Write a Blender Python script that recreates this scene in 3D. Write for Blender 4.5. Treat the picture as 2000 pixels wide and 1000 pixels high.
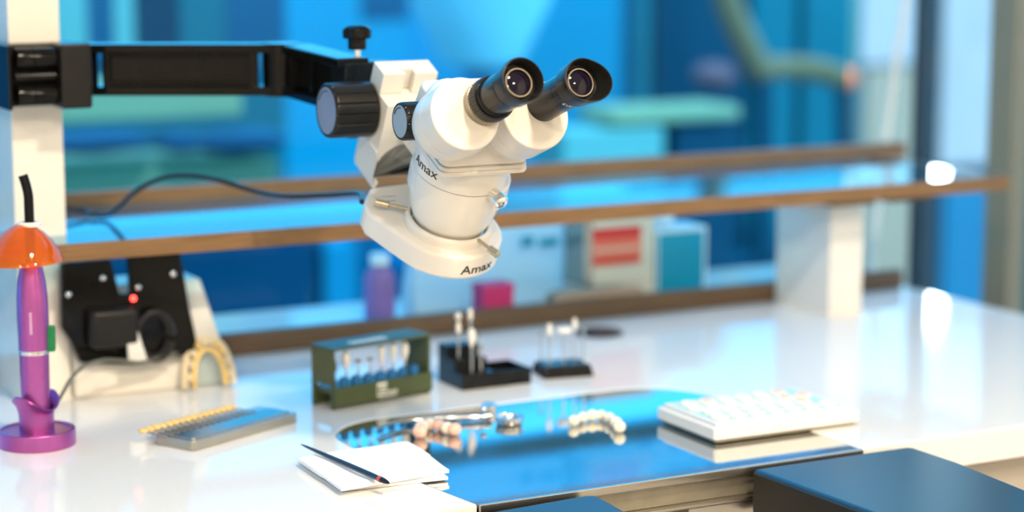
import bpy, bmesh, math, random
from mathutils import Vector, Matrix
random.seed(7)
PI = math.pi
S = bpy.context.scene
COL = S.collection
for o in list(bpy.data.objects): bpy.data.objects.remove(o)

# ------------------------------------------------------------------ camera
# world: X along the bench, Y away from the operator, Z up, worktop surface at z = 0
FPX, VX, VY = 4120.0, 7763.0, 650.0
AX = Vector((VX, VY, FPX)).normalized()
AY = Vector((-(FPX*FPX+VY*VY)/VX, VY, FPX)).normalized()
AZ = AX.cross(AY)
if AZ.y < 0: AZ = -AZ
CAM = Vector((0, 0, 0.476))
RIGHT = Vector((AX.x, AY.x, AZ.x)); UP = Vector((AX.y, AY.y, AZ.y)); FWD = Vector((AX.z, AY.z, AZ.z))
cd = bpy.data.cameras.new('camera'); cam = bpy.data.objects.new('camera', cd); COL.objects.link(cam)
cam.matrix_world = Matrix(((RIGHT.x, UP.x, -FWD.x, CAM.x), (RIGHT.y, UP.y, -FWD.y, CAM.y), (RIGHT.z, UP.z, -FWD.z, CAM.z), (0, 0, 0, 1)))
cd.sensor_width = 36; cd.lens = FPX/2000*36; cd.clip_start = 0.05; cd.clip_end = 200
cd.dof.use_dof = True; cd.dof.focus_distance = 1.79; cd.dof.aperture_fstop = 2.3
S.camera = cam

# ------------------------------------------------------------------ world, lights, exposure
W = bpy.data.worlds.new('world'); S.world = W; W.use_nodes = True
nt = W.node_tree; nt.nodes.clear()
wo = nt.nodes.new('ShaderNodeOutputWorld'); wb = nt.nodes.new('ShaderNodeBackground')
tc = nt.nodes.new('ShaderNodeTexCoord'); sp = nt.nodes.new('ShaderNodeSeparateXYZ'); rp = nt.nodes.new('ShaderNodeValToRGB')
rp.color_ramp.elements[0].position = 0.0; rp.color_ramp.elements[0].color = (0.48, 0.84, 1.0, 1)
rp.color_ramp.elements[1].position = 0.45; rp.color_ramp.elements[1].color = (0.34, 0.70, 1.0, 1)
nt.links.new(tc.outputs['Generated'], sp.inputs[0]); nt.links.new(sp.outputs['Z'], rp.inputs[0])
nt.links.new(rp.outputs[0], wb.inputs['Color']); nt.links.new(wb.outputs[0], wo.inputs[0])
wb.inputs['Strength'].default_value = 2.3
S.view_settings.view_transform = 'Standard'; S.view_settings.look = 'None'
S.view_settings.exposure = 0.15; S.view_settings.gamma = 1.0; S.view_settings.use_curve_mapping = False
sd = bpy.data.lights.new('fill_sun', 'SUN'); sd.energy = 4.5; sd.angle = math.radians(3); sd.color = (1.0, 0.97, 0.92)
fill_sun = bpy.data.objects.new('fill_sun', sd); COL.objects.link(fill_sun); fill_sun.rotation_euler = (math.radians(31), 0, math.radians(-4))     # high sun added to brighten the things beyond the glass, over the roof
LAMPS = [(-0.95, -0.85, 52), (0.25, -1.35, 48), (1.35, -0.55, 24), (0.85, 0.45, 36)]     # ceiling downlights of the lab: x, y, watts
CEIL = 1.62

# ------------------------------------------------------------------ pixel -> point on a known plane
def ray(x, y):
    c = Vector(((x-1000)/FPX, (500-y)/FPX, 1.0))
    return Vector((AX.dot(c), AY.dot(c), AZ.dot(c)))
def onz(x, y, z=0.0):
    d = ray(x, y); return CAM + d*((z-CAM.z)/d.z)
def onY(x, y, Y):
    d = ray(x, y); return CAM + d*((Y-CAM.y)/d.y)
def onX(x, y, X):
    d = ray(x, y); return CAM + d*((X-CAM.x)/d.x)

# ------------------------------------------------------------------ materials
def mat(name, col, rough=0.5, metal=0.0, spec=0.5, var=0.0, scale=20.0, bump=0.0, trans=0.0, emit=None, es=0.0, coat=0.0, sss=0.0, ior=1.45, stretch=None):
    m = bpy.data.materials.new(name); m.use_nodes = True
    n = m.node_tree; b = n.nodes['Principled BSDF']
    b.inputs['Base Color'].default_value = (*col, 1); b.inputs['Roughness'].default_value = rough
    b.inputs['Metallic'].default_value = metal; b.inputs['Specular IOR Level'].default_value = spec
    b.inputs['Transmission Weight'].default_value = trans; b.inputs['Coat Weight'].default_value = coat; b.inputs['IOR'].default_value = ior
    b.inputs['Coat Roughness'].default_value = 0.04
    if sss: b.inputs['Subsurface Weight'].default_value = sss; b.inputs['Subsurface Radius'].default_value = (0.004, 0.003, 0.002)
    if emit: b.inputs['Emission Color'].default_value = (*emit, 1); b.inputs['Emission Strength'].default_value = es
    if var or bump:
        t = n.nodes.new('ShaderNodeTexCoord'); z = n.nodes.new('ShaderNodeTexNoise'); z.inputs['Scale'].default_value = scale; z.inputs['Detail'].default_value = 4
        mp = n.nodes.new('ShaderNodeMapping')
        if stretch: mp.inputs['Scale'].default_value = stretch
        n.links.new(t.outputs['Object'], mp.inputs[0]); n.links.new(mp.outputs[0], z.inputs['Vector'])
        if var:
            r = n.nodes.new('ShaderNodeValToRGB')
            r.color_ramp.elements[0].position = 0.3; r.color_ramp.elements[1].position = 0.7
            r.color_ramp.elements[0].color = (*[max(0, c*(1-var)) for c in col], 1); r.color_ramp.elements[1].color = (*[min(1, c*(1+var)) for c in col], 1)
            n.links.new(z.outputs['Fac'], r.inputs[0]); n.links.new(r.outputs[0], b.inputs['Base Color'])
        if bump:
            u = n.nodes.new('ShaderNodeBump'); u.inputs['Strength'].default_value = bump; u.inputs['Distance'].default_value = 0.001
            n.links.new(z.outputs['Fac'], u.inputs['Height']); n.links.new(u.outputs[0], b.inputs['Normal'])
    return m
def glass(name, tint, refl=0.1, rough=0.0, body=None, bw=0.0):
    m = bpy.data.materials.new(name); m.use_nodes = True; n = m.node_tree; n.nodes.clear()
    o = n.nodes.new('ShaderNodeOutputMaterial'); t = n.nodes.new('ShaderNodeBsdfTransparent'); g = n.nodes.new('ShaderNodeBsdfGlossy')
    lw = n.nodes.new('ShaderNodeLayerWeight'); pw = n.nodes.new('ShaderNodeMath'); pw.operation = 'POWER'; pw.inputs[1].default_value = 5.0
    f = n.nodes.new('ShaderNodeMath'); f.operation = 'MULTIPLY_ADD'; f.inputs[1].default_value = 1-refl; f.inputs[2].default_value = refl
    n.links.new(lw.outputs['Facing'], pw.inputs[0]); n.links.new(pw.outputs[0], f.inputs[0]); mx = n.nodes.new('ShaderNodeMixShader')
    t.inputs[0].default_value = (*tint, 1); g.inputs['Roughness'].default_value = rough
    src = t
    if body:
        df = n.nodes.new('ShaderNodeBsdfDiffuse'); tl = n.nodes.new('ShaderNodeBsdfTranslucent'); m1 = n.nodes.new('ShaderNodeMixShader'); src = n.nodes.new('ShaderNodeMixShader')
        df.inputs[0].default_value = (*body, 1); tl.inputs[0].default_value = (*body, 1); m1.inputs[0].default_value = 0.5; src.inputs[0].default_value = bw
        n.links.new(df.outputs[0], m1.inputs[1]); n.links.new(tl.outputs[0], m1.inputs[2]); n.links.new(t.outputs[0], src.inputs[1]); n.links.new(m1.outputs[0], src.inputs[2])
    n.links.new(f.outputs[0], mx.inputs[0]); n.links.new(src.outputs[0], mx.inputs[1]); n.links.new(g.outputs[0], mx.inputs[2]); n.links.new(mx.outputs[0], o.inputs[0])
    return m
M = dict(
    solid=mat('white_solid_surface', (0.80, 0.79, 0.76), 0.07, var=0.015, scale=300, spec=0.5),
    steel=mat('polished_steel_inlay', (0.62, 0.63, 0.63), 0.05, metal=1.0, var=0.03, scale=60, stretch=(1, 8, 1)),
    steelb=mat('brushed_steel', (0.50, 0.47, 0.42), 0.3, metal=1.0, var=0.06, scale=120, stretch=(1, 1, 20)),
    steeld=mat('dark_steel', (0.32, 0.29, 0.23), 0.35, metal=0.7, var=0.08, scale=60),
    oak=mat('brown_wood_edge', (0.205, 0.112, 0.045), 0.42, var=0.22, scale=14, stretch=(1.5, 14, 30), bump=0.1),
    oakd=mat('brown_wood_rail', (0.120, 0.064, 0.030), 0.55, var=0.25, scale=14, stretch=(1.5, 14, 30), bump=0.1),
    shelftop=glass('blue_acrylic_board', (0.60, 0.92, 1.0), 0.07, 0.03, body=(0.20, 0.60, 0.92), bw=0.10),
    wpaint=mat('white_lacquer', (0.80, 0.76, 0.68), 0.3, var=0.02, scale=30),
    cream=mat('cream_enamel', (0.79, 0.735, 0.655), 0.28, var=0.012, scale=40, coat=0.25),
    creamd=mat('cream_enamel_matt', (0.74, 0.70, 0.62), 0.4, var=0.02, scale=60, bump=0.03),
    black=mat('black_plastic', (0.007, 0.007, 0.007), 0.22, spec=0.28, var=0.2, scale=80),
    blackm=mat('black_rubber', (0.012, 0.0115, 0.011), 0.28, spec=0.28, var=0.15, scale=200, bump=0.05),
    blackg=mat('black_gloss_enamel', (0.005, 0.0048, 0.0045), 0.08, spec=0.22, var=0.1, scale=50),
    knobdisc=mat('grey_blue_disc', (0.22, 0.25, 0.34), 0.3, var=0.04, scale=60),
    knobdisc2=mat('grey_silver_disc', (0.30, 0.36, 0.40), 0.3, var=0.04, scale=60),
    vinyl=mat('black_vinyl', (0.008, 0.009, 0.011), 0.30, var=0.2, scale=400, bump=0.03, spec=1.0, coat=0.0),
    chrome=mat('chrome', (0.80, 0.79, 0.77), 0.12, metal=1.0, var=0.02, scale=40),
    brass=mat('nickel_screw', (0.55, 0.46, 0.33), 0.28, metal=0.9, var=0.1, scale=300),
    lens=mat('coated_lens', (0.006, 0.004, 0.012), 0.03, spec=0.35, var=0.1, scale=20),
    ink=mat('dark_print', (0.02, 0.02, 0.02), 0.5, var=0.1, scale=50),
    inkw=mat('white_print', (0.75, 0.75, 0.66), 0.6, var=0.05, scale=80),
    purple=mat('purple_anodised', (0.42, 0.105, 0.36), 0.30, metal=0.8, var=0.05, scale=90),
    green=mat('green_plastic', (0.0, 0.16, 0.045), 0.35, var=0.05, scale=60),
    dgreen=mat('olive_green_plastic', (0.060, 0.080, 0.026), 0.34, var=0.06, scale=60),
    bluerefl=mat('painted_blue_reflection', (0.01, 0.14, 0.36), 0.35, var=0.05, scale=60),  # painted reflection, used between the burs in the green box
    wax=mat('yellow_resin', (0.80, 0.56, 0.20), 0.3, var=0.18, scale=60, sss=0.2),
    waxp=mat('pale_resin', (0.78, 0.66, 0.45), 0.3, var=0.12, scale=60, sss=0.2),
    tooth=mat('tooth_ceramic', (0.82, 0.76, 0.62), 0.2, var=0.05, scale=120, sss=0.15),
    pink=mat('pink_ceramic', (0.82, 0.52, 0.42), 0.25, var=0.1, scale=120, sss=0.15),
    amber=mat('shade_tab_porcelain', (0.80, 0.56, 0.20), 0.25, var=0.12, scale=150),
    grey=mat('grey_satin_metal', (0.36, 0.35, 0.31), 0.16, metal=0.6, var=0.05, scale=60),
    white=mat('white_plastic', (0.74, 0.735, 0.70), 0.3, var=0.01, scale=60),
    tissue=mat('white_tissue', (0.93, 0.92, 0.89), 0.9, var=0.02, scale=120, bump=0.25),
    mint=mat('mint_plastic', (0.45, 0.72, 0.64), 0.4, var=0.05, scale=60),
    peach=mat('peach_paste', (0.85, 0.45, 0.28), 0.5, var=0.15, scale=200),
    redm=mat('red_band', (0.55, 0.06, 0.03), 0.35, var=0.05, scale=60),
    darkbl=mat('blue_black_lacquer', (0.010, 0.020, 0.035), 0.2, var=0.1, scale=60),
    rubberw=mat('white_polisher', (0.82, 0.79, 0.72), 0.5, var=0.05, scale=120),
    rubberg=mat('grey_polisher', (0.20, 0.19, 0.14), 0.5, var=0.1, scale=120),
    cable=mat('black_cable', (0.015, 0.015, 0.016), 0.35, var=0.1, scale=80),
    cableg=mat('grey_green_cable', (0.14, 0.14, 0.10), 0.4, var=0.1, scale=80),
    cablew=mat('white_cord', (0.75, 0.73, 0.68), 0.5, var=0.05, scale=80),
    led=mat('red_led', (0.9, 0.05, 0.04), 0.3, emit=(1.0, 0.045, 0.03), es=9.0),
    wall=mat('painted_wall', (0.72, 0.69, 0.63), 0.6, var=0.03, scale=8),
    ceil=mat('white_ceiling', (0.80, 0.78, 0.74), 0.7, var=0.02, scale=8),
    floor=mat('grey_vinyl_floor', (0.30, 0.28, 0.26), 0.35, var=0.08, scale=6),
    cabinet=mat('beige_laminate', (0.55, 0.50, 0.43), 0.4, var=0.04, scale=12),
    olive=mat('olive_beige_frame', (0.25, 0.205, 0.125), 0.55, var=0.03, scale=20),
    mullion=mat('dark_grey_frame', (0.045, 0.05, 0.06), 0.4, var=0.08, scale=20),
    carton=mat('off_white_carton', (0.70, 0.60, 0.50), 0.6, var=0.05, scale=20),
    red=mat('red_print', (0.72, 0.035, 0.03), 0.5, var=0.05, scale=20),
    redl=mat('orange_red_print', (0.85, 0.16, 0.09), 0.5, var=0.05, scale=20),
    tealbox=mat('teal_carton', (0.0, 0.30, 0.46), 0.5, var=0.04, scale=20),
    magenta=mat('magenta_carton', (0.66, 0.03, 0.16), 0.5, var=0.04, scale=20),
    paper=mat('white_paper', (0.80, 0.86, 0.93), 0.7, var=0.04, scale=12),
    bagpaper=glass('thin_translucent_paper', (0.9, 0.95, 1.0), 0.005, 0.4, body=(0.90, 0.93, 0.96), bw=0.93),
    card=mat('brown_card', (0.42, 0.30, 0.23), 0.7, var=0.05, scale=20),
    violet=mat('violet_plastic', (0.34, 0.16, 0.42), 0.4, var=0.05, scale=20),
    lampglow=mat('lit_diffuser', (1, 1, 1), 0.5, emit=(1.0, 0.86, 0.68), es=6.0),
    tint=glass('blue_tinted_glass', (0.34, 0.79, 0.97), 0.008),
    clear=glass('clear_glass', (0.78, 0.91, 0.98), 0.01),
    amberglass=glass('orange_filter_plastic', (0.99, 0.62, 0.20), 0.05, 0.05, body=(1.0, 0.26, 0.02), bw=0.34),
    acrylic=glass('clear_acrylic', (0.90, 0.95, 0.97), 0.05),
)
def bgm(name, c, r=0.6): return mat('far_'+name, c, r, var=0.06, scale=5)

# ------------------------------------------------------------------ mesh helpers
I4 = Matrix.Identity(4)
def T(x, y, z): return Matrix.Translation((x, y, z))
def RX(a): return Matrix.Rotation(a, 4, 'X')
def RY(a): return Matrix.Rotation(a, 4, 'Y')
def RZ(a): return Matrix.Rotation(a, 4, 'Z')
def frame(o, z, x=None):
    z = Vector(z).normalized(); x = Vector(x) if x is not None else (Vector((1, 0, 0)) if abs(z.x) < 0.9 else Vector((0, 1, 0)))
    x = (x - z*x.dot(z)).normalized(); y = z.cross(x); o = Vector(o)
    return Matrix(((x.x, y.x, z.x, o.x), (x.y, y.y, z.y, o.y), (x.z, y.z, z.z, o.z), (0, 0, 0, 1)))
def bev(bm, w, seg=2, ang=0.5):
    if w <= 0: return bm
    bm.normal_update()
    es = [e for e in bm.edges if len(e.link_faces) == 2 and e.calc_face_angle(0) > ang]
    if es: bmesh.ops.bevel(bm, geom=es, offset=w, segments=seg, profile=0.5, affect='EDGES', clamp_overlap=True)
    return bm
def box(x0, x1, y0, y1, z0, z1, b=0.0, m=None, seg=2):
    bm = bmesh.new()
    bmesh.ops.create_cube(bm, size=1.0)
    for v in bm.verts: v.co = Vector(((x0+x1)/2+v.co.x*(x1-x0), (y0+y1)/2+v.co.y*(y1-y0), (z0+z1)/2+v.co.z*(z1-z0)))
    bev(bm, b, seg)
    if m: bm.transform(m)
    return bm
def lathe(prof, m=I4, seg=40, mod=None, capb=True, capt=True):
    """profile [(r, z)...] spun about local z; mod(angle, r, z) -> r"""
    bm = bmesh.new(); rings = []
    for r, z in prof:
        ring = []
        for k in range(seg):
            a = 2*PI*k/seg; rr = mod(a, r, z) if mod else r
            ring.append(bm.verts.new((rr*math.cos(a), rr*math.sin(a), z)))
        rings.append(ring)
    for a, b in zip(rings[:-1], rings[1:]):
        for k in range(seg): bm.faces.new((a[k], a[(k+1) % seg], b[(k+1) % seg], b[k]))
    if capb: bm.faces.new(list(reversed(rings[0])))
    if capt: bm.faces.new(rings[-1])
    bm.transform(m); bmesh.ops.recalc_face_normals(bm, faces=bm.faces)
    return bm
def cyl(p0, p1, r0, r1=None, seg=24, b=0.0):
    p0, p1 = Vector(p0), Vector(p1); L = (p1-p0).length; r1 = r0 if r1 is None else r1
    if b: pr = [(max(r0-b, 1e-5), 0), (r0-b*0.3, b*0.3), (r0, b), (r1, L-b), (r1-b*0.3, L-b*0.3), (max(r1-b, 1e-5), L)]
    else: pr = [(r0, 0), (r1, L)]
    return lathe(pr, frame(p0, p1-p0), seg)
def ball(c, rx, ry=None, rz=None, seg=16, rings=10, m=None):
    bm = bmesh.new(); bmesh.ops.create_uvsphere(bm, u_segments=seg, v_segments=rings, radius=1.0)
    ry = rx if ry is None else ry; rz = rx if rz is None else rz
    for v in bm.verts: v.co = Vector((v.co.x*rx, v.co.y*ry, v.co.z*rz))
    if m: bm.transform(m)
    for v in bm.verts: v.co += Vector(c)
    return bm
def prism(poly, z0, z1, m=I4, b=0.0, seg=2, ang=0.6):
    bm = bmesh.new(); a = [bm.verts.new((x, y, z0)) for x, y in poly]; c = [bm.verts.new((x, y, z1)) for x, y in poly]; n = len(poly)
    bm.faces.new(list(reversed(a))); bm.faces.new(c)
    for i in range(n): bm.faces.new((a[i], a[(i+1) % n], c[(i+1) % n], c[i]))
    bmesh.ops.recalc_face_normals(bm, faces=bm.faces)
    bev(bm, b, seg, ang); bm.transform(m)
    return bm
def smooth_path(pts, n=8):
    pts = [Vector(p) for p in pts]; P = [pts[0]*2-pts[1]]+pts+[pts[-1]*2-pts[-2]]; out = []
    for i in range(1, len(P)-2):
        for k in range(n):
            t = k/n; a, b, c, d = P[i-1:i+3]
            out.append(0.5*((2*b)+(c-a)*t+(2*a-5*b+4*c-d)*t*t+(3*b-a-3*c+d)*t**3))
    out.append(pts[-1]); return out
def tube(pts, r, seg=10, sm=8, radii=None):
    P = smooth_path(pts, sm) if sm > 1 else [Vector(p) for p in pts]
    bm = bmesh.new(); rings = []; ref = Vector((0.123, 0.31, 0.94))
    for i, p in enumerate(P):
        t = (P[min(i+1, len(P)-1)]-P[max(i-1, 0)]).normalized()
        u = (ref-t*ref.dot(t)).normalized(); v = t.cross(u); ref = u
        rr = r if radii is None else radii(i/(len(P)-1))
        rings.append([bm.verts.new(p+(u*math.cos(2*PI*k/seg)+v*math.sin(2*PI*k/seg))*rr) for k in range(seg)])
    for a, b in zip(rings[:-1], rings[1:]):
        for k in range(seg): bm.faces.new((a[k], a[(k+1) % seg], b[(k+1) % seg], b[k]))
    bm.faces.new(list(reversed(rings[0]))); bm.faces.new(rings[-1]); bmesh.ops.recalc_face_normals(bm, faces=bm.faces)
    return bm
def rrect(x0, x1, y0, y1, r, n=5):
    out = []
    for cx, cy, a0 in ((x1-r, y1-r, 0), (x0+r, y1-r, PI/2), (x0+r, y0+r, PI), (x1-r, y0+r, 1.5*PI)):
        for k in range(n+1): out.append((cx+r*math.cos(a0+PI/2*k/n), cy+r*math.sin(a0+PI/2*k/n)))
    return out
def hull(pts):
    pts = sorted(set(pts)); lo = []; hi = []
    for seq, o in ((pts, lo), (pts[::-1], hi)):
        for p in seq:
            while len(o) >= 2 and (o[-1][0]-o[-2][0])*(p[1]-o[-2][1])-(o[-1][1]-o[-2][1])*(p[0]-o[-2][0]) <= 0: o.pop()
            o.append(p)
    return lo[:-1]+hi[:-1]
def obj(name, bms, m, parent=None, sharp=40, kind=None):
    if not isinstance(bms, (list, tuple)): bms = [bms]
    me = bpy.data.meshes.new(name); main = bmesh.new()
    for b in bms:
        t = bpy.data.meshes.new('t'); b.to_mesh(t); b.free(); main.from_mesh(t); bpy.data.meshes.remove(t)
    main.to_mesh(me); main.free()
    me.polygons.foreach_set('use_smooth', [True]*len(me.polygons)); me.set_sharp_from_angle(angle=math.radians(sharp))
    me.materials.append(M[m] if isinstance(m, str) else m)
    o = bpy.data.objects.new(name, me); COL.objects.link(o)
    if parent is not None: o.parent = parent
    if kind: o['kind'] = kind
    if len(me.vertices) < 3000:
        wn = o.modifiers.new('weighted_normal', 'WEIGHTED_NORMAL'); wn.keep_sharp = True; wn.weight = 100
    return o
def thing(name, label, cat, loc=(0, 0, 0), rot=(0, 0, 0), group=None):
    o = bpy.data.objects.new(name, None); COL.objects.link(o); o.location = loc; o.rotation_euler = rot
    o.empty_display_size = 0.02
    return tag(o, label, cat, group)
def tag(o, label, cat, group=None):
    o['label'] = label; o['category'] = cat
    if group: o['group'] = group
    return o
def struct(name, bms, m, label=None, parent=None):
    o = obj(name, bms, m, parent); o['kind'] = 'structure'
    if label: o['label'] = label; 
    return o
def copy_tree(o, parent=None):
    c = o.copy(); COL.objects.link(c); c.parent = parent
    for ch in list(o.children):
        if ch.get('_c') is None: copy_tree(ch, c)
    return c
def text_bm(s, size, wrap=None, m=I4, ext=0.0003, sx=1.0, align='LEFT', cuts=1):
    cu = bpy.data.curves.new('t', 'FONT'); cu.body = s; cu.size = size; cu.extrude = ext; cu.align_x = align; cu.resolution_u = 3
    o = bpy.data.objects.new('t', cu); COL.objects.link(o)
    bpy.context.view_layer.update()
    me = bpy.data.meshes.new_from_object(o); bm = bmesh.new(); bm.from_mesh(me)
    bpy.data.objects.remove(o); bpy.data.curves.remove(cu); bpy.data.meshes.remove(me)
    bmesh.ops.triangulate(bm, faces=bm.faces)
    for v in bm.verts: v.co.x *= sx
    if wrap:
        r, a0 = wrap
        for v in bm.verts:
            a = a0+v.co.x/r; rr = r+v.co.z; v.co = Vector((rr*math.sin(a), -rr*math.cos(a), v.co.y))
    bm.transform(m); return bm

# ================================================================== THE ROOM
XL, XR, YF, YG = -2.2, 1.98, -2.6, 2.42
ZF = -0.78
struct('floor', box(XL-0.1, 6.0, YF-0.1, 9.0, ZF-0.05, ZF), 'floor', 'grey floor running on beyond the glass')
struct('ceiling', box(XL-0.1, XR+0.05, YF-0.1, YG+0.03, CEIL, CEIL+0.1), 'ceil', 'white ceiling of the laboratory')
struct('wall_left', box(XL-0.1, XL, YF, YG+0.03, ZF, CEIL), 'wall', 'pale wall at the far left of the laboratory')
struct('wall_front', box(XL-0.1, XR+0.05, YF-0.1, YF, ZF, CEIL), 'wall', 'pale wall behind the operator')
struct('wall_right', [box(XR, XR+0.06, YF, 1.75, ZF, CEIL)], 'wall', 'pale wall at the right of the bench')
struct('wall_back', [box(XL, XR+0.06, YG, YG+0.06, ZF, -0.12)], 'wall', 'low wall under the window behind the bench')
xe = onY(1676, 200, YG).x; xm0 = onY(1803, 300, YG).x; xm1 = onY(1824, 300, YG).x
w = struct('window_1', box(XL, xe-0.005, YG+0.02, YG+0.026, -0.12, CEIL), 'tint', 'large blue tinted window pane behind the bench')
w = struct('window_2', box(xe+0.005, xm0, YG+0.02, YG+0.026, -0.12, CEIL), 'clear', 'narrow clear window pane beside the dark corner post')
struct('trim_1', box(xm0, xm1, YG, YG+0.03, -0.12, CEIL, 0.003), 'mullion', 'dark grey corner post of the window')
yc0 = onX(1997, 600, XR).y; yc1 = onX(1946, 600, XR).y
struct('trim_2', box(XR-0.03, XR+0.05, yc0, yc1, ZF, CEIL, 0.004), 'olive', 'olive beige window post at the right edge')
struct('window_3', box(XR, XR+0.006, yc1, YG-0.001, -0.12, CEIL), 'clear', 'pale side window pane between dark post and beige post')
struct('window_4', box(XR, XR+0.006, 1.75, yc0, -0.12, CEIL), 'tint', 'blue side window pane right of the beige post')
# ceiling downlights
for i, (x, y, wt) in enumerate(LAMPS):
    t = thing('ceiling_lamp', ['round ceiling lamp by the left wall behind the operator', 'round ceiling lamp farthest behind the operator', 'round ceiling lamp nearest the right wall', 'round ceiling lamp nearest the bench'][i], 'lamp', (x, y, CEIL), group='ceiling lamps')
    obj('lamp_rim', lathe([(0.10, -0.012), (0.115, -0.010), (0.12, 0.0), (0.10, 0.0), (0.10, -0.012)], seg=32, capb=False, capt=False), 'wpaint', t)
    obj('diffuser', lathe([(0.0999, -0.003), (0.0999, 0.0)], seg=32), 'lampglow', t)
    ld = bpy.data.lights.new('lamp_light', 'AREA'); ld.shape = 'DISK'; ld.size = 0.19; ld.energy = wt; ld.color = (1.0, 0.84, 0.64)
    lo = bpy.data.objects.new('lamp_light', ld); COL.objects.link(lo); lo.parent = t; lo.location = (0, 0, -0.016)

# ================================================================== BENCH
YB, CT = 1.508, 0.032
def arc(cx, cy, r, a0, a1, n=8): return [(cx+r*math.cos(a0+(a1-a0)*k/n), cy+r*math.sin(a0+(a1-a0)*k/n)) for k in range(n+1)]
tray = [(0.778, YB), (0.766, 1.60), (0.7655, 1.74)] + arc(0.836, 1.757, 0.0705, PI, PI/2, 10) + [(0.95, 1.8285)] + arc(1.103, 1.757, 0.0715, PI/2, 0, 10) + [(1.1745, 1.70), (1.1745, YB)]
outline = [(-0.6, YB)] + tray + [(1.757, YB)] + [(1.766, YB+0.009), (1.766, YG), (-0.6, YG)]
tag(obj('worktop', prism(outline, -CT, 0, b=0.0022, seg=2, ang=0.9), 'solid'), 'long glossy white worktop with a rounded cut-out for the steel inlay', 'worktop')
ti = [(x+(0.0008 if x < 0.97 else -0.0008), y-(0.0008 if y > 1.7 else 0)) for x, y in tray]
tr = thing('steel_inlay', 'mirror-like steel work plate with rounded back set into the white worktop', 'work plate', (0.97, 1.51, -0.001))
tm = T(-0.97, -1.51, 0.001)
obj('plate', prism(ti, -0.004, -0.001, tm), 'steel', tr)
obj('front_lip', box(0.7785, 1.1740, YB-0.004, YB+0.001, -0.0075, 0.0002, 0.0012, tm), 'steelb', tr)
dr = thing('scrap_drawer', 'dull steel scrap drawer under the steel inlay between the arm rests', 'drawer', (0.97, 1.52, -0.1))
dm = T(-0.97, -1.52, 0.1)
obj('drawer_front', box(0.79, 1.17, 1.512, 1.53, -0.0275, -0.0078, 0.001, dm), 'steeld', dr)
obj('drawer_lip', box(0.79, 1.17, 1.503, 1.53, -0.0305, -0.0275, 0.0008, dm), 'steelb', dr)
obj('lower_panel', box(0.985, 1.17, 1.506, 1.53, -0.055, -0.0315, 0.001, dm), 'steelb', dr)
obj('drawer_box', box(0.80, 1.16, 1.53, 1.78, -0.12, -0.034, 0.002, dm), 'steeld', dr)
cb = thing('base_cabinet', 'beige base cabinet under the right end of the white worktop', 'cabinet', (1.5, 1.8, ZF))
cm = T(-1.5, -1.8, -ZF)
obj('body', box(1.20, 1.75, 1.585, 2.40, ZF+0.0005, -CT-0.0005, 0.002, cm), 'mullion', cb)
for k, (z0, z1) in enumerate(((-0.19, -0.0465), (-0.42, -0.195), (ZF+0.06, -0.425))):
    d = obj('drawer', box(1.205, 1.745, 1.553, 1.584, z0, z1, 0.003, cm), 'cabinet', cb)
    obj('handle', box(1.40, 1.55, 1.535, 1.553, (z0+z1)/2-0.008, (z0+z1)/2+0.008, 0.003, cm), 'steelb', d)
cb2 = thing('base_cabinet', 'beige base cabinet under the left end of the white worktop', 'cabinet', (0.3, 1.8, ZF))
cm = T(-0.3, -1.8, -ZF)
obj('body', box(-0.55, 0.74, 1.585, 2.40, ZF+0.0005, -CT-0.0005, 0.002, cm), 'mullion', cb2)
obj('drawer', box(-0.545, 0.735, 1.553, 1.584, ZF+0.06, -0.0465, 0.003, cm), 'cabinet', cb2)
# arm rests: padded vinyl slabs bolted to the bench front
def armrest(label, poly, z1, th, loc):
    t = thing('arm_rest', label, 'arm rest', loc, group='padded arm rests on the bench front')
    obj('pad', prism([(x-loc[0], y-loc[1]) for x, y in poly], z1-th-loc[2], z1-loc[2], b=0.006, seg=4, ang=0.9), 'vinyl', t)
    cx = sum(p[0] for p in poly)/len(poly); 
    obj('bracket', box(cx-0.03-loc[0], cx+0.03-loc[0], 1.40-loc[1], 1.5015-loc[1], z1-th-0.008-loc[2], z1-th-loc[2]-0.0002, 0.001), 'mullion', t)
armrest('wide black vinyl arm rest right of the steel drawer', [(1.049, 1.4985), (1.218, 1.4985), (1.2235, 1.493), (1.2235, 1.43), (1.205, 1.25), (1.055, 1.25), (1.046, 1.4955)], -0.001, 0.042, (1.13, 1.4, -0.043))
armrest('black vinyl arm rest in the bottom foreground below the napkin', [(0.60, 1.475), (0.757, 1.4865), (0.872, 1.4955), (0.8815, 1.492), (0.883, 1.482), (0.862, 1.25), (0.60, 1.25)], -0.001, 0.042, (0.76, 1.4, -0.043))

# ------------------------------------------------------------------ shelf, rails, posts
SZ0, SZ1, SY0, SY1 = 0.150, 0.1675, 1.99, 2.258
sh = thing('shelf', 'long glossy shelf with brown wooden front edge over the worktop', 'shelf', (1.1, 2.08, SZ0))
sm_ = T(-1.1, -2.08, -SZ0)
obj('board', prism([(-0.2, SY0+0.004), (1.758, SY0+0.004), (1.758, SY1), (0.5972, SY1), (0.5972, 2.0523), (0.5443, 2.0523), (0.5443, SY1), (-0.2, SY1)], SZ0+0.0003, SZ1, sm_, b=0.0006), 'shelftop', sh)
obj('edge_strip', box(-0.2, 1.768, SY0, SY0+0.004, SZ0, SZ1+0.0003, 0.001, sm_), 'oak', sh)
obj('edge_strip', box(1.758, 1.766, SY0+0.004, SY1, SZ0, SZ1-0.0001, 0.001, sm_), 'oak', sh)
obj('back_rail', box(-0.2, onY(1771, 300, SY1).x, SY1+0.0002, SY1+0.016, SZ1-0.006, 0.1830, 0.003, sm_), 'oak', sh)
for x in (1.515, 1.60):
    obj('bracket', box(x, x+0.062, 2.01, 2.12, SZ0-0.008, SZ0, 0.001, sm_), 'oakd', sh)
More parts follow.
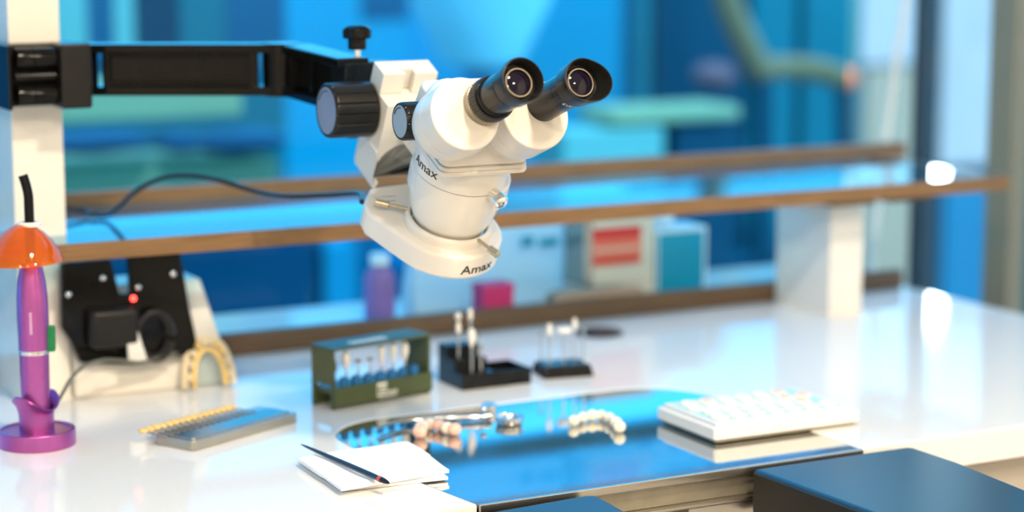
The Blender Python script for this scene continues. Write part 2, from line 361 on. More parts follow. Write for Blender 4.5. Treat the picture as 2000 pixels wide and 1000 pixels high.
tag(obj('back_rail', box(-0.2, 1.753, 2.1705, 2.186, 0.0, 0.0255, 0.004), 'oakd'), 'brown wooden rail lying along the back of the white worktop', 'rail')
def supp(label, x0, x1, z1, y0=2.053, y1=2.166, z0=0.0):
    t = thing('shelf_post', label, 'post', ((x0+x1)/2, (y0+y1)/2, z0), group='white posts of the shelf')
    mm = T(-(x0+x1)/2, -(y0+y1)/2, -z0)
    obj('post', box(x0, x1, y0, y1, z0, z1, 0.0015, mm), 'wpaint', t)
    obj('foot_plate', box(x0-0.001, x1+0.001, y0-0.001, y1+0.001, z0, z0+0.002, 0.0005, mm), 'wpaint', t)
    return t
supp('short white post holding up the right end of the shelf', 1.543, 1.593, SZ0-0.0083)
supp('tall white post at the left carrying the black microscope arm', 0.545, 0.5965, CEIL)

# ================================================================== MICROSCOPE
TH = math.radians(27)
OM = CAM + ray(877, 428)*1.90
MS = thing('stereo_microscope', 'cream stereo microscope with black eyepieces and round ring lamp hanging over the bench', 'microscope', OM, (TH, 0, 0))
ED = Vector((0, -0.688, 0.7257)); EX = Vector((1, 0, 0))
# optical pod
obj('pod', lathe([(0.026, -0.004), (0.031, -0.002), (0.0325, 0.001), (0.0355, 0.006), (0.0388, 0.015), (0.0408, 0.026), (0.0416, 0.038), (0.0418, 0.0505), (0.0412, 0.0515)], seg=64), 'cream', MS)
obj('pod_collar', lathe([(0.0412, 0.0518), (0.0420, 0.0525), (0.0422, 0.066), (0.0424, 0.0775)], seg=64), 'cream', MS)
obj('parting_line', lathe([(0.0408, 0.0506), (0.0413, 0.0512), (0.0413, 0.0522), (0.0408, 0.0526)], seg=64), 'steeld', MS)
obj('lettering', text_bm('Amax', 0.0122, wrap=(0.0423, math.radians(-104)), m=T(0, 0, 0.0595), sx=1.20, ext=0.0002), 'ink', MS)
# head
def rr(x0, x1, y0, y1, r): return rrect(x0, x1, y0, y1, r, 5)
obj('head_rim', [prism(rr(-0.0465, 0.0405, -0.0465, 0.040, 0.009), 0.0772, 0.0815, b=0.0012), prism(rr(-0.0455, 0.0395, -0.0455, 0.039, 0.009), 0.0815, 0.085, b=0.0006)], 'cream', MS)
def taper(p0, z0, p1, z1, b=0.003):
    bm = bmesh.new(); n = len(p0); a = [bm.verts.new((x, y, z0)) for x, y in p0]; c = [bm.verts.new((x, y, z1)) for x, y in p1]
    bm.faces.new(list(reversed(a))); bm.faces.new(c)
    for i in range(n): bm.faces.new((a[i], a[(i+1) % n], c[(i+1) % n], c[i]))
    bmesh.ops.recalc_face_normals(bm, faces=bm.faces); return bev(bm, b, 3, 0.7)
hd = obj('head_body', [taper(rr(-0.0455, 0.0395, -0.0452, 0.038, 0.009), 0.085, rr(-0.043, 0.036, -0.036, 0.034, 0.010), 0.128, 0.004)], 'cream', MS)
DL = Vector((-0.0527, -0.0735, 0.1590)); DR = Vector((0.0193, -0.0660, 0.1508)); RH = 0.0315
for c, sgn in ((DL, -1), (DR, 1)):
    h = obj('prism_housing', lathe([(0.0, -0.060), (0.014, -0.058), (0.024, -0.052), (0.0285, -0.046), (0.0305, -0.040), (RH, -0.0345), (RH, -0.0225), (RH-0.0003, -0.0222), (RH-0.0003, -0.0218), (RH, -0.0215), (RH, -0.0022), (RH-0.0008, -0.0007), (RH-0.0022, 0.0), (0.001, 0.0)], frame(c, ED, EX), 56, capb=False), 'cream', MS)
obj('head_neck', [ball((-0.027, -0.030, 0.118), 0.024, 0.028, 0.026, 20, 14), ball((0.013, -0.026, 0.112), 0.024, 0.026, 0.024, 20, 14), ball((-0.030, -0.008, 0.128), 0.022, 0.026, 0.020, 20, 14)], 'cream', MS)
# eyepieces
CL = Vector((-0.035, -0.1183, 0.2171)); CR = Vector((0.027, -0.1122, 0.2110))
def eyepiece(c, L, left):
    f = frame(c-ED*L, ED, EX)
    if left:
        e = obj('eyepiece', lathe([(0.0150, 0.0), (0.0150, L-0.010), (0.0, L-0.010)], f, 40, capt=False), 'black', MS)
        obj('diopter_base', lathe([(0.0188, -0.001), (0.0188, 0.0055), (0.0180, 0.0058), (0.0180, 0.0075), (0.015, 0.0075)], f, 48, capt=False), 'steeld', e)
        obj('knurled_ring', lathe([(0.0176, 0.0072), (0.0192, 0.0084), (0.0192, 0.0185), (0.0184, 0.0196), (0.0150, 0.0196)], f, 192, mod=lambda a, r, z: r-(0.0007 if (r > 0.019 and int(a/(2*PI)*192+0.5) % 4 in (2, 3)) else 0), capt=False), 'blackm', e)
        obj('barrel_gap', lathe([(0.0150, 0.0194), (0.0173, 0.0196), (0.0173, 0.0225), (0.0158, 0.0240), (0.0158, 0.031), (0.0150, 0.0315)], f, 48), 'black', e)  # narrow black neck between knurled ring and barrel
        obj('barrel', lathe([(0.0150, 0.0312), (0.0164, 0.0318), (0.0164, 0.0490), (0.015, 0.0495)], f, 48), 'black', e)
    else:
        e = obj('eyepiece', lathe([(0.0152, -0.004), (0.0152, L-0.032), (0.0149, L-0.0316), (0.0149, L-0.0312), (0.0154, L-0.0308), (0.0154, L-0.010), (0.0, L-0.010)], f, 48, capt=False), 'black', MS)
        obj('lettering', [text_bm('SW', 0.0058, wrap=(0.0155, 0), m=f @ RZ(math.radians(-38)) @ T(0, 0, L-0.0280) , ext=0.0001, sx=1.1), text_bm('20', 0.0045, wrap=(0.0155, 0.62), m=f @ RZ(math.radians(-38)) @ T(0, 0, L-0.0255), ext=0.0001)], 'inkw', e)
    wing = (lambda a, r, z: r) if left else (lambda a, r, z: r+(0.0036*max(0, math.cos(a+0.42))**2 * max(0, (z-(L-0.012))/0.012)))
    rise = 0.0 if left else 0.0050
    bm = lathe([(0.0155, L-0.0185), (0.0181, L-0.0175), (0.0186, L-0.008), (0.0190, L-0.0015), (0.0186, L+0.0003), (0.0176, L+0.0005), (0.0168, L-0.001), (0.0160, L-0.0075), (0.0150, L-0.0105), (0.0118, L-0.0108)], I4, 56, mod=wing, capb=False, capt=False)
    if rise:
        for v in bm.verts:
            if v.co.z > L-0.012: v.co.z += rise*max(0, (v.co.x*0.91-v.co.y*0.41)/0.018)*((v.co.z-(L-0.012))/0.012)
    bm.transform(f)
    obj('eyecup', bm, 'blackm', e)
    obj('lens_ring', lathe([(0.0135, L-0.0109), (0.0135, L-0.0088), (0.0126, L-0.0080), (0.0118, L-0.0080), (0.0112, L-0.0092)], f, 48, capb=False, capt=False), 'black', e)
    obj('retaining_ring', lathe([(0.0119, L-0.0082), (0.0118, L-0.0076), (0.0112, L-0.0076), (0.0111, L-0.0090)], f, 48, capb=False, capt=False), 'brass', e)
    obj('lens', lathe([(0.0120, L-0.0108), (0.0112, L-0.0100), (0.0080, L-0.0090), (0.0040, L-0.0084), (0.0003, L-0.0082)], f, 40), 'lens', e)
eyepiece(CL, 0.0705, True); eyepiece(CR, 0.0735, False)
# zoom knobs and focus knobs (ribbed)
def knob(name, x0, x1, y, z, r, nr, disc, dm):
    s = -1 if x1 < x0 else 1; L = abs(x1-x0); f = frame((x0, y, z), (s, 0, 0), (0, 1, 0))
    def ribs(a, rr_, zz):
        if rr_ < r*0.97: return rr_
        ph = (a*nr/(2*PI)) % 1.0
        return rr_-(0.0009*r/0.02 if (ph < 0.09 or ph > 0.91) else 0)
    k = obj(name, lathe([(r*0.9, 0), (r*0.975, 0.001), (r, 0.0025), (r, L-0.003), (r*0.975, L-0.0012), (r*0.93, L), (r*0.86, L), (r*0.85, L-0.0008)], f, 160, mod=ribs), 'blackm', MS)
    d = obj('disc', lathe([(r*0.85, L-0.0006), (r*0.84, L-0.0001), (0.001, L-0.0001)], f, 48), dm, k)
    pts = []
    for q in range(15):
        a = math.radians(-72+q*5.0 if s < 0 else 100+q*5); pts.append(f @ Vector((r*0.7*math.cos(a), r*0.7*math.sin(a), L+0.0001)))
    if disc: obj('arrow_mark', tube(pts, 0.0005, 6, 1), 'ink', k)
    return k
knob('zoom_knob', -0.042, -0.0655, 0.010, 0.1005, 0.0168, 14, True, 'knobdisc2')
knob('zoom_knob', 0.038, 0.062, 0.010, 0.1005, 0.0168, 14, False, 'knobdisc2')
knob('focus_knob', -0.0365, -0.080, 0.1228, 0.0432, 0.0256, 16, True, 'knobdisc')
knob('focus_knob', 0.0185, 0.060, 0.1228, 0.0432, 0.0256, 16, False, 'knobdisc')
# focus block with slot, bracket with arch
bx0, bx1, bc = -0.0362, 0.0187, -0.00875
slot = [(bx0, 0.110), (-0.0141, 0.110), (-0.0141, 0.1165), (-0.0175, 0.1175), (-0.0175, 0.1185), (-0.0020, 0.1185), (-0.0020, 0.1175), (-0.0045, 0.1165), (-0.0045, 0.110), (bx1, 0.110), (bx1, 0.1335), (bx0, 0.1335)]
obj('focus_block', prism(slot, 0.0665, 0.0872, b=0.0008), 'creamd', MS)
ar = [(bx0, 0.066)]; 
arch = [(bc+0.0258*math.cos(a), -0.0035+0.0265*math.sin(a)) for a in [PI*k/18 for k in range(19)]]
prof = [(bx1, 0.066), (bx0, 0.066), (bx0, 0.020), (bx0-0.0025, 0.016), (bx0, 0.010), (bx0, -0.016), (bx0+0.0015, -0.0235), (bx0+0.0045, -0.0245), (bx0+0.0015+0.006, -0.018)]
prof += [(bc-0.0258, -0.010)] + arch[::-1] + [(bc+0.0258, -0.010), (bx1-0.003, -0.0235), (bx1-0.0005, -0.0235), (bx1, -0.016)]
FZ = Matrix(((1, 0, 0, 0), (0, 0, 1, 0), (0, 1, 0, 0), (0, 0, 0, 1)))      # profile (x, z) extruded along y
obj('bracket', [prism(prof, 0.090, 0.134, FZ, b=0.0012, ang=0.8)], 'creamd', MS)
obj('bracket_back', box(bx0+0.003, bx1-0.003, 0.122, 0.1335, -0.019, 0.066, 0.001), 'creamd', MS)
obj('holder_link', [box(-0.018, 0.030, 0.030, 0.0905, 0.030, 0.064, 0.003), lathe([(0.043, 0.028), (0.0455, 0.030), (0.0455, 0.048), (0.043, 0.050)], T(0.004, 0.006, 0), 40)], 'cream', MS)
# chrome screw on the pod
a = math.radians(18); nrm = Vector((math.sin(a), -math.cos(a), -0.05)); f = frame(nrm*0.041+Vector((0, 0, 0.0545)), nrm)
obj('chrome_screw', lathe([(0.0062, 0.0), (0.0066, 0.002), (0.0066, 0.007), (0.0070, 0.0075), (0.0070, 0.0130), (0.0060, 0.0155), (0.0035, 0.0170), (0.0005, 0.0174)], f, 32), 'chrome', MS)
# ring lamp with rear box
circ = [(0.0512*math.cos(2*PI*k/72), 0.0512*math.sin(2*PI*k/72)) for k in range(72)]
hp = hull(circ+[(-0.0665, 0.028), (-0.0650, 0.043), (-0.0600, 0.052), (-0.0490, 0.0670), (-0.044, 0.069), (0.012, 0.074), (0.022, 0.068)])
RL = obj('ring_lamp', prism(hp, -0.0315, -0.0065, b=0.0042, seg=4, ang=0.9), 'cream', MS, sharp=50)
obj('collar', lathe([(0.0405, -0.0068), (0.0405, -0.0005), (0.0392, 0.0015), (0.0362, 0.0018), (0.0345, -0.002), (0.0345, -0.0065)], seg=56, capt=False, capb=False), 'cream', RL)
obj('inner_ring', lathe([(0.0345, -0.0062), (0.0335, -0.003), (0.031, -0.0025)], seg=56), 'chrome', RL)
obj('lamp_lens', lathe([(0.046, -0.0322), (0.044, -0.0330), (0.024, -0.0330), (0.022, -0.0314)], seg=48), 'white', RL)
def tscrew(ang, z, L0):
    d = Vector((math.sin(ang), -math.cos(ang), 0.0)); p = d*0.0385+Vector((0, 0, z))
    f = frame(p, d)
    obj('thumb_screw', [lathe([(0.0018, 0), (0.0018, L0*0.45), (0.0016, L0*0.45), (0.0016, L0*0.55), (0.0034, L0*0.58), (0.0036, L0*0.98), (0.003, L0)], f, 20)], 'brass', RL)
tscrew(math.radians(-118), 0.0015, 0.0300); tscrew(math.radians(19), 0.0012, 0.0260); tscrew(math.radians(130), 0.0015, 0.025)
obj('lettering', text_bm('Amax', 0.0130, wrap=(0.0515, math.radians(-7)), m=T(0, 0, -0.0245), sx=1.15, ext=0.0002), 'ink', RL)
obj('rating_print', [box(-0.052+0.0005*k, -0.030-0.003*k, 0.0505-0.007*k, 0.0512-0.007*k, -0.0066, -0.0064) for k in range(2)], 'grey', RL)
# ------------------------------------------------------------------ swing arm
A0 = CAM+ray(135, 137)*2.08; A1 = CAM+ray(552, 137)*2.08
arm = thing('swing_arm', 'black cast swing arm clamped to the tall white post and holding the microscope', 'arm', (0.57, 2.1, 0.30))
am = T(-0.57, -2.1, -0.30)
ud = (A1-A0); ud.z = 0; LA = ud.length; ud.normalize()
zt, zb = 0.3583, 0.3074
fa = am @ frame(Vector((A0.x, A0.y, 0)), (0, 0, 1), ud)      # local x along arm, y away from camera
sc_ = LA/(552-135)
def ax(px): return (px-135)*sc_
def abox(p0, p1, y0, y1, z0, z1, b=0.0015): return box(ax(p0), ax(p1), y0, y1, z0, z1, b, fa)
obj('flange', abox(128, 556, 0.0, 0.034, zt-0.009, zt), 'blackg', arm)
obj('flange', abox(128, 556, 0.0, 0.034, zb, zb+0.009), 'blackg', arm)
obj('web', [abox(205, 490, 0.010, 0.022, zb+0.008, zt-0.008, 0.0005)], 'blackg', arm)
obj('web_border', [abox(199, 212, 0.002, 0.032, zb+0.007, zt-0.007), abox(486, 504, 0.002, 0.032, zb+0.007, zt-0.007), abox(205, 490, 0.004, 0.010, zb+0.0085, zb+0.0135), abox(205, 490, 0.004, 0.010, zt-0.013, zt-0.0085)], 'blackg', arm)
obj('hinge_barrel', [abox(128, 178, 0.006, 0.030, zb+0.008, zt-0.008), cyl(fa @ Vector((ax(160), 0.017, zb+0.003)), fa @ Vector((ax(160), 0.017, zt-0.003)), 0.0125, seg=24)], 'blackg', arm)
obj('elbow', [abox(519, 560, 0.003, 0.031, zb+0.004, zt-0.004, 0.004), cyl(fa @ Vector((ax(548), 0.017, zb-0.001)), fa @ Vector((ax(548), 0.017, zt+0.0005)), 0.0195, seg=32, b=0.001)], 'blackg', arm)
# second arm towards the operator
e0 = Vector((A1.x, A1.y, 0)); 
def bar(y0, y1, x0, x1, za0, za1, zb0, zb1):
    bm = box(x0, x1, 0, 1, 0, 1, 0)
    for v in bm.verts:
        t = v.co.y; v.co.y = y0+(y1-y0)*t; v.co.z = (za0+(zb0-za0)*t) if v.co.z < 0.5 else (za1+(zb1-za1)*t)
    bmesh.ops.recalc_face_normals(bm, faces=bm.faces)
    bev(bm, 0.0015); bm.transform(am); return bm
xa = A1.x
obj('flange', bar(1.804, 1.945, xa-0.001, xa+0.031, 0.3430, 0.3520, 0.3493, 0.3583), 'blackg', arm)
obj('flange', bar(1.804, 1.945, xa-0.001, xa+0.031, 0.3012, 0.3102, 0.3074, 0.3164), 'blackg', arm)
obj('web', bar(1.804, 1.945, xa+0.010, xa+0.020, 0.3085, 0.3418, 0.316, 0.3497), 'blackg', arm)
obj('web_rib', bar(1.925, 1.933, xa+0.002, xa+0.028, 0.3155, 0.349, 0.316, 0.3495), 'blackg', arm)
obj('web_rib', [bar(1.88, 1.886, xa+0.004, xa+0.026, 0.313, 0.346, 0.3135, 0.3465)], 'blackg', arm)
obj('end_block', [box(xa+0.006, xa+0.058, 1.8035, 1.838, 0.2870, 0.3480, 0.002, am), box(xa+0.012, xa+0.060, 1.8100, 1.836, 0.276, 0.2875, 0.002, am)], 'black', arm)
kx, ky = 0.8115, 1.8170
am0 = am; am = am @ T(0, 0, -0.0050)
obj('clamp_screw', cyl(am @ Vector((kx, ky, 0.350)), am @ Vector((kx, ky, 0.3665)), 0.0034, seg=16), 'chrome', arm)
obj('star_knob', [lathe([(0.0085, 0.0), (0.0088, 0.001), (0.0088, 0.0105), (0.0088, 0.011)], am @ T(kx, ky, 0.3640), 32), lathe([(0.0120, 0.0), (0.0135, 0.001), (0.0138, 0.0075), (0.0134, 0.0088), (0.0118, 0.0106), (0.0085, 0.0122), (0.0045, 0.0130), (0.0005, 0.0132)], am @ T(kx, ky, 0.3742), 96, mod=lambda a, r, z: r*(1+0.055*math.cos(6*a)) if r > 0.007 else r)], 'blackg', arm)
am = am0
# clamp around the post
for q_ in ((0.5330, 0.6085, 2.030, 2.0522), (0.5330, 0.6085, 2.1668, 2.180), (0.5330, 0.5446, 2.0515, 2.168), (0.5970, 0.6085, 2.0515, 2.168)):
    obj('clamp_body', box(*q_, 0.2995, 0.3605, 0.0022, am), 'blackm', arm)
obj('clamp_jaw', box(0.5795, 0.6105, 1.9950, 2.0400, 0.2985, 0.3615, 0.003, am), 'blackm', arm)
for z in (0.3475, 0.3120):
    obj('clamp_lug', [lathe([(0.0098, 0.0), (0.0105, 0.0012), (0.0105, 0.016), (0.0098, 0.0168), (0.0105, 0.0176), (0.0105, 0.036), (0.009, 0.040)], am @ frame((0.540, 2.012, z), (1, 0, 0)), 28)], 'blackg', arm)
obj('clamp_lug', [lathe([(0.0050, 0.0), (0.0055, 0.001), (0.0055, 0.040)], am @ frame((0.538, 2.010, 0.3305), (1, 0, 0)), 24)], 'blackg', arm)
obj('clamp_plate', box(0.5290, 0.5330, 1.9990, 2.170, 0.2990, 0.3612, 0.0012, am), 'blackg', arm)
# ring lamp lead
Pw = lambda l: MS.matrix_basis @ Vector(l)
bpy.context.view_layer.update()
Pm = Matrix.Translation(OM) @ RX(TH)
st = Pm @ Vector((-0.0572, 0.0617, -0.018))
pts = [st, onY(700, 374, 1.80), onY(640, 381, 1.86), onY(560, 383, 1.92), onY(500, 374, 1.97), onY(430, 353, 2.01), onY(370, 343, 2.04), onY(320, 347, 2.065), onY(270, 370, 2.09), onY(230, 406, 2.125), Vector((0.6665, 2.1445, 0.1716)), Vector((0.655, 2.158, 0.1720)), onY(165, 413, 2.172), onY(130, 407, 2.178), onY(100, 405, 2.182)]
pts[1].z -= 0.002
tag(obj('lamp_lead', tube(pts, 0.0026, 10, 8), 'cable'), 'black lead looping over the shelf from the ring lamp', 'cable')

# ================================================================== PURPLE CURING LIGHT
cu = thing('curing_light', 'purple metal dental curing light with orange shield standing in a round base', 'curing light', (0.5125, 1.881, 0))
obj('base', lathe([(0.0345, 0.0), (0.0352, 0.0008), (0.0352, 0.0140), (0.0345, 0.0150), (0.0325, 0.0152), (0.0320, 0.0140), (0.018, 0.0135), (0.0155, 0.0145)], seg=64), 'purple', cu)
def cradle(a, r, z):
    return r
bm = bmesh.new(); n = 56; prof_ = [(0.0160, 0.013), (0.0158, 0.022), (0.0162, 0.030), (0.0180, 0.036), (0.0215, 0.0405), (0.0205, 0.0415), (0.0165, 0.038), (0.0148, 0.034)]
rings = []
for r, z in prof_:
    ring = []
    for k in range(n):
        a = 2*PI*k/n; lift = 0.5+0.5*math.cos(2*(a-math.radians(28)))      # saddle: high at the sides, low in front and behind
        zz = z if z < 0.03 else z+(z-0.03)/0.011*0.0125*(lift-0.45)
        ring.append(bm.verts.new((r*math.cos(a), r*math.sin(a), zz)))
    rings.append(ring)
for A_, B_ in zip(rings[:-1], rings[1:]):
    for k in range(n): bm.faces.new((A_[k], A_[(k+1) % n], B_[(k+1) % n], B_[k]))
bmesh.ops.recalc_face_normals(bm, faces=bm.faces)
obj('cradle', bm, 'purple', cu)
bd = obj('handle', lathe([(0.0130, 0.030), (0.0132, 0.060), (0.0134, 0.0855), (0.0134, 0.0860)], seg=48), 'purple', cu)
obj('steel_band', lathe([(0.0137, 0.0860), (0.0138, 0.0865), (0.0138, 0.0890), (0.0137, 0.0895)], seg=48), 'chrome', bd)
obj('handle_top', lathe([(0.0137, 0.0894), (0.0140, 0.105), (0.0143, 0.120), (0.0140, 0.138), (0.0128, 0.152), (0.0108, 0.163), (0.0094, 0.169), (0.0088, 0.1705)], seg=48), 'purple', bd)
obj('trigger', box(0.0115, 0.0195, -0.004, 0.004, 0.0875, 0.1115, 0.0015, RZ(math.radians(-24))), 'green', cu)
obj('print', [lathe([(0.01432, z_), (0.01438, z_+0.0004), (0.01438, z_+0.0018), (0.01432, z_+0.0022)], RZ(math.radians(-118)), 128, mod=lambda a, r, z: r if 1.0*a < 0.16 else 0.0136) for z_ in [0.106+0.0026*k for k in range(8)]], mat('faint_print', (0.55, 0.32, 0.52), 0.4, var=0.05), cu)
obj('shield', [lathe([(0.0060, 0.2060), (0.0110, 0.2040), (0.0190, 0.1985), (0.0262, 0.1905), (0.0318, 0.1810), (0.0348, 0.1735), (0.0352, 0.1715), (0.0343, 0.1722), (0.0312, 0.1800), (0.0256, 0.1893), (0.0186, 0.1970), (0.0108, 0.2025), (0.0060, 0.2045)], RY(math.radians(-2)), 64, capb=False, capt=False)], 'amberglass', cu)
obj('shield_ring', lathe([(0.0060, 0.2030), (0.0105, 0.2040), (0.0108, 0.2065), (0.0098, 0.2080), (0.0060, 0.2078)], seg=40, capb=False, capt=False), 'white', cu)
obj('light_guide', tube([(0, 0, 0.168), (0, 0, 0.19), (0, 0, 0.22), (-0.0002, 0, 0.232), (-0.0018, 0.001, 0.242), (-0.0040, 0.002, 0.2505)], 0.0044, 20, 6), 'blackg', cu)
obj('tip_glass', cyl((-0.0037, 0.0018, 0.2498), (-0.00415, 0.00206, 0.2511), 0.0036, seg=20), 'acrylic', cu)

# ================================================================== WHITE HOUSING WITH BLACK HOLDER
hz = thing('instrument_console', 'white slanted console with a black two-lobed holder and red indicator light behind the purple lamp', 'console', (0.68, 2.08, 0))
hm = T(-0.68, -2.08, 0)
xr0, xr1 = 0.7665, 0.7585
side = [(2.046, 0.0), (2.046, 0.026), (2.078, 0.108), (2.135, 0.108), (2.160, 0.0)]
def housing(x0, x1):
    bm = bmesh.new(); A_ = [bm.verts.new((x0, y, z)) for y, z in side]; B_ = [bm.verts.new((x1-0.022*(z/0.108), y, z)) for y, z in side]
    bm.faces.new(A_); bm.faces.new(B_); k = len(side)
    for i in range(k): bm.faces.new((A_[i], A_[(i+1) % k], B_[(i+1) % k], B_[i]))
    bmesh.ops.recalc_face_normals(bm, faces=bm.faces); bev(bm, 0.003, 3, 0.4); bm.transform(hm); return bm
obj('housing', housing(0.598, 0.7670), 'wpaint', hz)
def pl(px, py, Y): p = onY(px, py, Y); return (p.x-0.68, p.z)
hold = [(118, 513), (214, 505), (232, 574), (252, 573), (247, 500), (350, 492), (358, 540), (368, 600), (380, 655), (386, 690), (300, 700), (260, 712), (155, 708), (136, 665), (118, 640)]
FY = Matrix(((1, 0, 0, 0), (0, 0, 1, 0), (0, 1, 0, 0), (0, 0, 0, 1)))
obj('holder_panel', prism([pl(x, y, 2.040) for x, y in hold], 2.034-2.08, 2.046-2.08, FY, b=0.003, seg=3, ang=0.25), 'blackg', hz)
ap = onY(222, 640, 2.025)
ad = obj('adapter', box(ap.x-0.026, ap.x+0.026, 2.016, 2.036, ap.z-0.020, ap.z+0.020, 0.007, hm, 4), 'blackm', hz)
lp = onY(260.5, 583, 2.028)
obj('indicator_light', ball(lp-Vector((0.68, 2.08, 0)), 0.0026, 0.0022, 0.0026), 'led', hz)
for (x, y) in ((201, 543), (338, 535), (270, 561), (134, 575)):
    q = onY(x, y, 2.034)-Vector((0.68, 2.08, 0)); obj('stud', ball(q, 0.0034, 0.0026, 0.0034), 'chrome', hz)
cc = onY(300, 655, 2.028)-Vector((0.68, 2.08, 0))
obj('lead_coil', [tube([cc+Vector(((0.0155+0.002*q)*math.cos(a), -0.003*q, (0.021+0.002*q)*math.sin(a))) for a in [2*PI*k/20 for k in range(20)]], 0.0024, 8, 3) for q in range(3)], 'cable', hz)
obj('white_tag', prism([pl(x, y, 2.020) for x, y in ((246, 650), (268, 645), (286, 702), (250, 706))], 2.017-2.08, 2.020-2.08, FY, b=0.0005), 'white', hz)
pts = [onY(345, 690, 2.026), onY(300, 702, 2.022), onY(270, 708, 2.018), onY(235, 704, 2.010), onY(200, 704, 2.0), onY(165, 715, 1.985), onY(140, 738, 1.965), onY(124, 765, 1.945), onY(112, 785, 1.920), onY(100, 793, 1.905)]
tag(obj('charger_lead', tube(pts, 0.0019, 10, 8), 'cableg'), 'thin grey lead from the console to the purple lamp base', 'cable')

# ------------------------------------------------------------------ yellow dental arch leaning on the console
ar = thing('dental_arch', 'yellow translucent U-shaped dental arch standing against the white console', 'dental splint', (0.735, 2.030, 0))
def archpts(w, h, z0, dy, n=16, sk=0.0): return [Vector((w*math.cos(PI*k/n)+sk, dy*math.sin(PI*k/n), z0+h*math.sin(PI*k/n)**0.8)) for k in range(n+1)]
obj('outer_arch', tube(archpts(0.0265, 0.050, 0.003, 0.010, sk=0.0), 0.0036, 10, 2, radii=lambda t: 0.0040-0.0012*math.sin(PI*t)), 'waxp', ar)
obj('inner_arch', tube([p+Vector((0, -0.003, 0.0)) for p in archpts(0.0170, 0.038, 0.003, 0.008)], 0.003, 10, 2), 'wax', ar)
sheet = [(p.x*0.92, p.z) for p in archpts(0.0265, 0.048, 0.002, 0)]
for k in range(10):
    a = PI*(k+0.5)/10; p = Vector((0.0225*math.cos(a), 0.007*math.sin(a)-0.004, 0.004+0.0455*math.sin(a)**0.8))
    obj('tooth', ball(p, 0.0036, 0.0034, 0.0042, 10, 8), 'wax' if k in (2, 3, 6) else 'waxp', ar)
obj('palate_sheet', prism(sheet, 0.003, 0.0042, FY, b=0), 'acrylic', ar)

# ------------------------------------------------------------------ shade guide: grey case + row of tooth tabs
def quad(p, q, w):     # frame from p to q along x
    d = (q-p); a = math.atan2(d.y, d.x); return a, d.length
c1, c2, c3 = onz(378, 883), onz(584, 824), onz(300, 862)
a, L = quad(c1, c2, 0)
sg = thing('shade_guide', 'grey metal shade guide case with a row of yellow tooth-shaped tabs', 'shade guide', (c1.x, c1.y, 0), (0, 0, a))
H = 0.0095
obj('case', prism(rrect(0, L, 0, 0.052, 0.006), 0.0, H, b=0.0012), 'grey', sg)
obj('case_top', prism(rrect(0.006, L-0.004, 0.006, 0.034, 0.004), H-0.0002, H+0.0012, b=0.0004), 'steelb', sg)
for k in range(16):
    x = -0.004+k*0.0080; tb = obj('shade_tab', box(x-0.0011, x+0.0011, 0.030, 0.058, H+0.0014, H+0.0026, 0.0003), 'grey', sg)
    obj('tooth_tip', ball((x, 0.0600, H+0.0026), 0.0034, 0.0062, 0.0024+0.0003*(k % 3), 12, 8), 'amber', tb)

# ------------------------------------------------------------------ burs
def bur_mesh(kind):
    if kind == 'flame': return [(0.0009, 0), (0.0022, 0.001), (0.0028, 0.005), (0.0024, 0.009), (0.0012, 0.0125), (0.0002, 0.014)], 'rubberw'
    if kind == 'bullet': return [(0.0010, 0), (0.0022, 0.0030), (0.0042, 0.009), (0.0042, 0.014), (0.0034, 0.0185), (0.0002, 0.0205)], 'rubberw'
    if kind == 'round': return [(0.0008, 0), (0.0026, 0.0012), (0.0034, 0.0036), (0.0030, 0.0060), (0.0016, 0.0078), (0.0002, 0.0082)], 'rubberw'
    if kind == 'wheel': return [(0.0010, 0), (0.0078, 0.0004), (0.0082, 0.0018), (0.0082, 0.0038), (0.0076, 0.0048), (0.0004, 0.0050)], 'rubberw'
    if kind == 'cyl': return [(0.0010, 0), (0.0026, 0.0006), (0.0026, 0.0105), (0.0022, 0.0115), (0.0002, 0.0116)], 'rubberw'
    if kind == 'cone': return [(0.0008, 0), (0.0016, 0.0010), (0.0034, 0.013), (0.0036, 0.0175), (0.0030, 0.0190), (0.0002, 0.0193)], 'rubberw'
    return [(0.0008, 0), (0.0030, 0.0006), (0.0032, 0.0020), (0.0018, 0.0030), (0.0002, 0.0034)], 'rubberg'
def bur(kind, loc, Ls, label, group, parent_rot=0, dark=False):
    t = thing('polishing_bur', label, 'bur', loc, group=group)
    obj('shank', lathe([(0.00105, 0.0), (0.00118, 0.0003), (0.00118, Ls-0.001), (0.0009, Ls)], seg=14), 'chrome', t)
    p, m_ = bur_mesh(kind)
    obj('head', lathe(p, T(0, 0, Ls-0.0003), 20), 'rubberg' if dark else m_, t)
# green bur box
g1, g2 = onz(655, 803), onz(845, 768)
a, L = quad(g1, g2, 0); WD = 0.040; HB = 0.0590
gb = thing('bur_box', 'olive green bur box with an open front window on the worktop', 'bur box', (g1.x, g1.y, 0), (0, 0, a))
obj('front_wall', box(0, L, 0.0, 0.003, 0.003, 0.0225, 0.0006), 'dgreen', gb)
obj('end_wall', [box(0, 0.0035, 0.004, WD, 0.024, HB, 0.0008), box(0.0, 0.0035, 0.003, 0.008, 0.0, 0.026, 0.0006), box(0.0, 0.0035, WD-0.006, WD, 0.0, 0.026, 0.0006)], 'dgreen', gb)
obj('end_wall', box(L-0.0035, L, 0.003, WD, 0.0, HB, 0.0008), 'dgreen', gb)
obj('back_wall', box(0.003, L-0.003, WD-0.003, WD, 0.0, 0.020, 0.0008), 'dgreen', gb)
obj('bur_deck', box(0.0035, L-0.0035, 0.003, WD-0.003, 0.014, 0.0195, 0.0005), 'dgreen', gb)
lid = obj('lid', prism(rrect(-0.001, L+0.001, 0.002, WD+0.001, 0.003), HB, HB+0.003, b=0.001), 'dgreen', gb)
